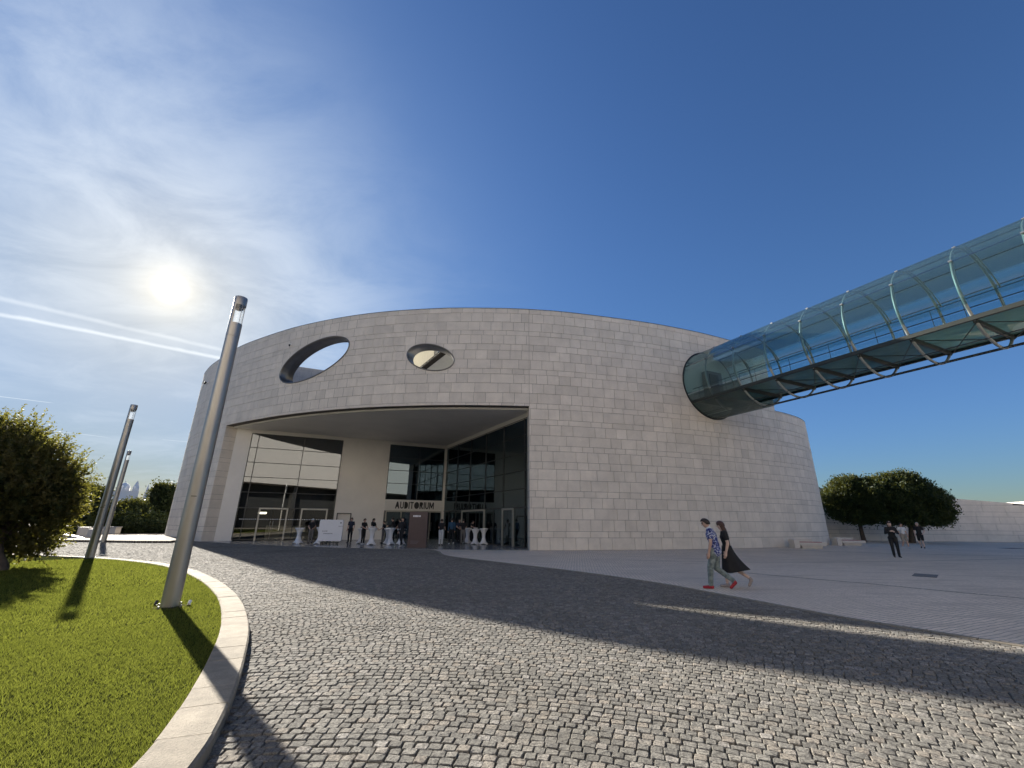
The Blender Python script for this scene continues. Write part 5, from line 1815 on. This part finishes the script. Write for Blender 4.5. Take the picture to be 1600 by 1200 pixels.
person('woman in a black top and blowing black skirt walking beside the man', (5.86, 12.25, 0), R(152), 1.70, 'c_black', 'c_black', 'c_shoe', 'skin_pale', 'hair_brown', .30, voxel=.0085, glasses=True, slim=.93,
       skirt={'len': .68, 'blow': .22},
       pose={'hl': (-.09, .02, .90), 'kl': (-.09, .10, .49), 'al': (-.09, .10, .085), 'tl': (-.10, .26, .035), 'hr': (.09, 0, .90), 'kr': (.09, -.10, .50), 'ar': (.09, -.46, .24), 'tr': (.09, -.42, .06),
             'che': (0, .03, 1.29), 'nk': (0, .05, 1.45), 'hd': (0, .085, 1.60), 'hf': (-.1, .98, -.1),
             'el': (-.235, -.05, 1.13), 'wl': (-.26, .02, .90), 'er': (.235, -.05, 1.13), 'wr': (.235, .06, .90)})
# three on the right
ph_pose = {'er': (.26, .06, 1.14), 'wr': (.10, .27, 1.24), 'el': (-.26, .06, 1.14), 'wl': (-.08, .27, 1.22), 'hf': (0, .9, -.35)}
person('man dressed all in black standing on the plaza holding a phone', (20.1, 23.6, 0), R(-118), 1.80, 'c_black', 'c_black', 'c_black', 'skin_pale', 'hair_dark', sleeve='long', pose=ph_pose, slim=1.08, group='people on the plaza')
person('person in a white shirt and beige shorts behind the man in black', (28.5, 32.5, 0), R(-105), 1.74, 'c_white', 'c_beige', 'c_wshoe', 'skin', 'hair_dark', shorts=True, group='people on the plaza',
       pose={'kl': (-.10, .10, .50), 'al': (-.10, .14, .085), 'tl': (-.11, .30, .03), 'ar': (.10, -.18, .12), 'tr': (.11, -.05, .03)})
person('grey haired person in a black top and dark shorts walking on the plaza', (29.9, 32.7, 0), R(-140), 1.82, 'c_black', 'c_black', 'c_black', 'skin_pale', 'hair_grey', shorts=True, group='people on the plaza',
       pose={'kl': (-.10, .12, .50), 'al': (-.10, .16, .085), 'tl': (-.11, .32, .03), 'ar': (.10, -.20, .12), 'tr': (.11, -.06, .03), 'el': (-.30, .04, 1.15), 'wl': (-.22, .2, 1.0)})
# people at the entrance
serve = {'er': (.24, .08, 1.16), 'wr': (.14, .30, 1.05), 'el': (-.24, .08, 1.16), 'wl': (-.14, .30, 1.05)}
reach = {'er': (.25, .16, 1.26), 'wr': (.16, .44, 1.16), 'el': (-.22, .10, 1.16), 'wl': (-.12, .32, 1.02), 'che': (0, .05, 1.29), 'nk': (0, .09, 1.45), 'hd': (0, .14, 1.59), 'sl': (-.175, .06, 1.40), 'sr': (.175, .06, 1.40)}
walk = {'kl': (-.10, .14, .50), 'al': (-.10, .2, .085), 'tl': (-.11, .36, .03), 'ar': (.10, -.24, .13), 'tr': (.11, -.1, .03), 'kr': (.1, .0, .48)}
G1 = 'people gathered at the entrance'
ENT = [
    ('waiter in a black top and pale cap between the two tables by the glass doors', (-14.05, 31.6), -75, 1.70, dict(top='c_black', bottom='c_grey', shoes='c_black', cap='c_white', pose=serve)),
    ('dark haired person standing behind the white info panel, left of its middle', (-13.4, 33.2), -80, 1.68, dict(top='c_navy', bottom='c_black')),
    ('dark haired person behind the white panel, by the half open side door', (-11.95, 33.4), -95, 1.78, dict(top='c_navy', bottom='c_black')),
    ('person in dark clothes standing alone just right of the white info panel', (-10.25, 31.2), -25, 1.72, dict(top='c_black', bottom='c_black', shoes='c_wshoe', pose=serve)),
    ('woman with long dark hair in black behind a white cloth table', (-9.75, 31.6), -20, 1.74, dict(top='c_black', bottom='c_black', hair_len=.32, pose=serve)),
    ('shorter person in the middle of the group leaning over the white tables', (-9.35, 32.9), -160, 1.58, dict(top='c_black', bottom='c_grey', pose=serve)),
    ('tall dark person stretching an arm out over the white tables', (-8.35, 31.9), 175, 1.84, dict(top='c_black', bottom='c_black', sleeve='long', pose=reach)),
    ('dark person close behind the tall one with the outstretched arm', (-8.0, 32.2), 165, 1.74, dict(top='c_black', bottom='c_black', pose=serve)),
    ('person all in black with white shoes stepping out of the auditorium door', (-7.0, 28.9), -110, 1.80, dict(top='c_black', bottom='c_black', shoes='c_wshoe', sleeve='long', pose=walk)),
    ('person in a black top and white trousers to the right of the dark totem', (-4.75, 30.6), 70, 1.74, dict(top='c_black', bottom='c_white', pose=serve)),
    ('person in a blue jacket and white shoes beside the white trousers', (-4.25, 32.2), 110, 1.80, dict(top='c_blue', bottom='c_black', shoes='c_wshoe', sleeve='long', pose=walk)),
    ('dark figure behind the one in grey trousers', (-3.95, 34.2), -60, 1.76, dict(top='c_navy', bottom='c_black', pose=serve)),
    ('person in a black top and grey trousers standing wide near the right tables', (-3.45, 32.4), 100, 1.76, dict(top='c_black', bottom='c_grey', pose=serve)),
    ('person in black bending towards the right hand tables', (-3.0, 34.0), -30, 1.68, dict(top='c_black', bottom='c_black', pose=reach)),
]
for lab, (x_, y_), fa, h_, kw in ENT:
    person(lab, (x_, y_, .022), R(fa), h_, group=G1, **{**dict(voxel=.02), **kw})

# ------------------------------------------------------------------ tables, panel, totem
def stretch_table(loc, label, rz=0.0, hgt=1.08, tray=True):
    e = empty('cocktail_table', (loc[0], loc[1], .022), rz, label, 'table', 'white cloth covered standing tables')
    n = 32; v, f = [], []
    prof = [(0, .36, .30), (.05, .35, .29), (.2, .22, .18), (.45, .135, .12), (.72, .15, .14), (.92, .24, .23), (1.0, .30, .30), (1.03, .31, .31)]
    for t, ro, ri in prof:
        for q in range(n):
            a = 2 * PI * q / n; lobe = abs(math.cos(2 * a)) ** 1.6
            r_ = ri + (ro - ri) * lobe
            zz = t * hgt / 1.03
            if t == 0: zz += .13 * (1 - lobe)       # cloth arches up between the four feet
            v.append((r_ * math.cos(a), r_ * math.sin(a), zz))
    for i in range(len(prof) - 1):
        for q in range(n): f.append((i * n + q, i * n + (q + 1) % n, (i + 1) * n + (q + 1) % n, (i + 1) * n + q))
    f.append(tuple((len(prof) - 1) * n + q for q in range(n)))
    mesh_obj('cover', v, f, M['white_cloth'], e, True)
    MB().lathe((0, 0, hgt), [(.305, .0), (.312, .006), (.312, .022), (.30, .028)], 28).build('table_top', M['white_paint'], e)
    for q in range(4):
        a = PI / 2 * q; MB().lathe((.33 * math.cos(a), .33 * math.sin(a), 0), [(.03, 0), (.03, .03), (.015, .04)], 8).build('foot', M['dsteel'], e)
    return e
TBL = [((-14.75, 31.3), 'white cloth table on the left of the waiter by the glass doors'), ((-13.15, 31.0), 'white cloth table on the right of the waiter, next to the info panel'),
       ((-10.7, 32.2), 'greyish white table just behind the right edge of the info panel'), ((-9.45, 30.6), 'white cloth table in front of the long haired woman'),
       ((-8.85, 32.4), 'white cloth table under the outstretched arm'), ((-8.3, 31.0), 'tall white cloth table in front of the tall person'),
       ((-7.55, 31.0), 'white cloth table closest to the left jamb of the auditorium door'),
       ((-3.25, 33.9), 'left one of the white tables in the right hand group'), ((-2.55, 32.4), 'broad white cloth table in the middle of the right hand group'), ((-1.95, 32.5), 'right one of the white tables, closest to the dark glass wall')]
for i, (l, lab) in enumerate(TBL): stretch_table(l, lab, R(20 + 13 * i), 1.02 + .05 * (i % 2))

# crockery on some tables
for i, (l, z_) in enumerate((((-10.7, 32.2), 1.05), ((-9.45, 30.6), 1.10), ((-2.55, 32.4), 1.05))):
    e = empty('cup_tray', (l[0], l[1], z_ + .022), 0, ('tray of dark cups on the greyish table behind the info panel', 'small tray of cups on the table before the long haired woman', 'tray of cups on the broad right hand table')[i], 'tray', 'trays on the tables')
    MB().box((0, 0, .012), (.36, .24, .018), .3, .005).build('tray', M['steel'], e)
    for q in range(4): MB().lathe((-.11 + .075 * q, .03 * (-1) ** q, .022), [(.022, 0), (.034, .07), (.03, .07), (.018, .01)], 10).build('cup', M['black'] if i == 0 else M['white_paint'], e)

# white rounded info panel on castors
e = empty('info_panel', (-12.35, 30.75, .022), R(8), 'white info panel with rounded corners on castors in front of the plaster wall', 'panel')
mb = MB(); pw_, ph_ = 1.55, 1.38
pl = []
for cx, cy, a0_ in ((pw_ / 2 - .12, ph_ - .12, 0), (-pw_ / 2 + .12, ph_ - .12, PI / 2), (-pw_ / 2 + .12, .12, PI), (pw_ / 2 - .12, .12, 1.5 * PI)):
    pl += arc(cx, cy, .12, .12, a0_, a0_ + PI / 2, 5)
n = len(pl); v = [(x_, -.11, z_ + .22) for x_, z_ in pl] + [(x_, .11, z_ + .22) for x_, z_ in pl]
mb.add(v, [tuple(range(n)), tuple(range(2 * n - 1, n - 1, -1))] + [((i + 1) % n, i, n + i, n + (i + 1) % n) for i in range(n)])
bo = mb.build('board', M['white_paint'], e); auto_smooth(bo, 30)
for r_ in ((-.52, .86, .34, .05), (-.42, .70, .55, .045), (.50, 1.18, .26, .035)):
    mb = MB(); x_ = r_[0] - r_[2] / 2 * 0; k_ = 0
    while k_ < r_[2]:
        wv = random.uniform(.015, .04); mb.box((r_[0] + k_, -.1125, r_[1]), (wv, .004, r_[3] * random.uniform(.6, 1))); k_ += wv + .014
    tag(mb.build('lettering', M['black'], bo), kind='stuff')
MB().lathe((.62, -.112, 1.40), [(.045, 0), (.045, .001)], 12).build('emblem', M['black'], bo).data.transform(Matrix.Identity(4))
em = bpy.data.objects['emblem']; em.rotation_euler = (R(90), 0, 0); em.location = (.62, -.113, 1.40); em.data.transform(Matrix.Translation((-.62, .112, -1.40)))
MB().box((0, .02, .13), (1.2, .07, .06), 0, .01).build('foot_rail', M['dsteel'], e)
for s_ in (-.5, .5):
    MB().box((s_, .02, .09), (.08, .5, .06), 0, .01).build('bracket', M['dsteel'], e)
    for t_ in (-.2, .22): MB().tube((s_ - .02, t_, .05), (s_ + .02, t_, .05), .05, n=12).build('castor', M['black'], e)
# dark brown totem
e = empty('totem_sign', (-5.75, 27.75, .022), R(3), 'tall dark brown totem sign standing in front of the auditorium doors', 'sign')
to = MB().box((0, 0, 1.06), (1.12, .34, 2.12), 0, .012).build('body', M['totem'], e)
mb = MB(); k_ = 0
while k_ < .42:
    wv = random.uniform(.045, .07); mb.box((-.30 + k_, -.1725, 1.86), (wv, .004, .10)); k_ += wv + .016
tag(mb.build('lettering', M['white_paint'], to), kind='stuff')
mb = MB()
for rw in range(3):
    k_ = 0
    while k_ < .5 - rw * .05: wv = random.uniform(.03, .06); mb.box((-.36 + k_, -.1725, .40 - rw * .07), (wv, .004, .035)); k_ += wv + .014
M['dim'] = pbr('faded_print', (0.16, 0.14, 0.15), .6)
tag(mb.build('small_print', M['dim'], to), kind='stuff')
MB().box((0, 0, .015), (1.2, .5, .03), 0, .006).build('base', M['dsteel'], e)
print('done')
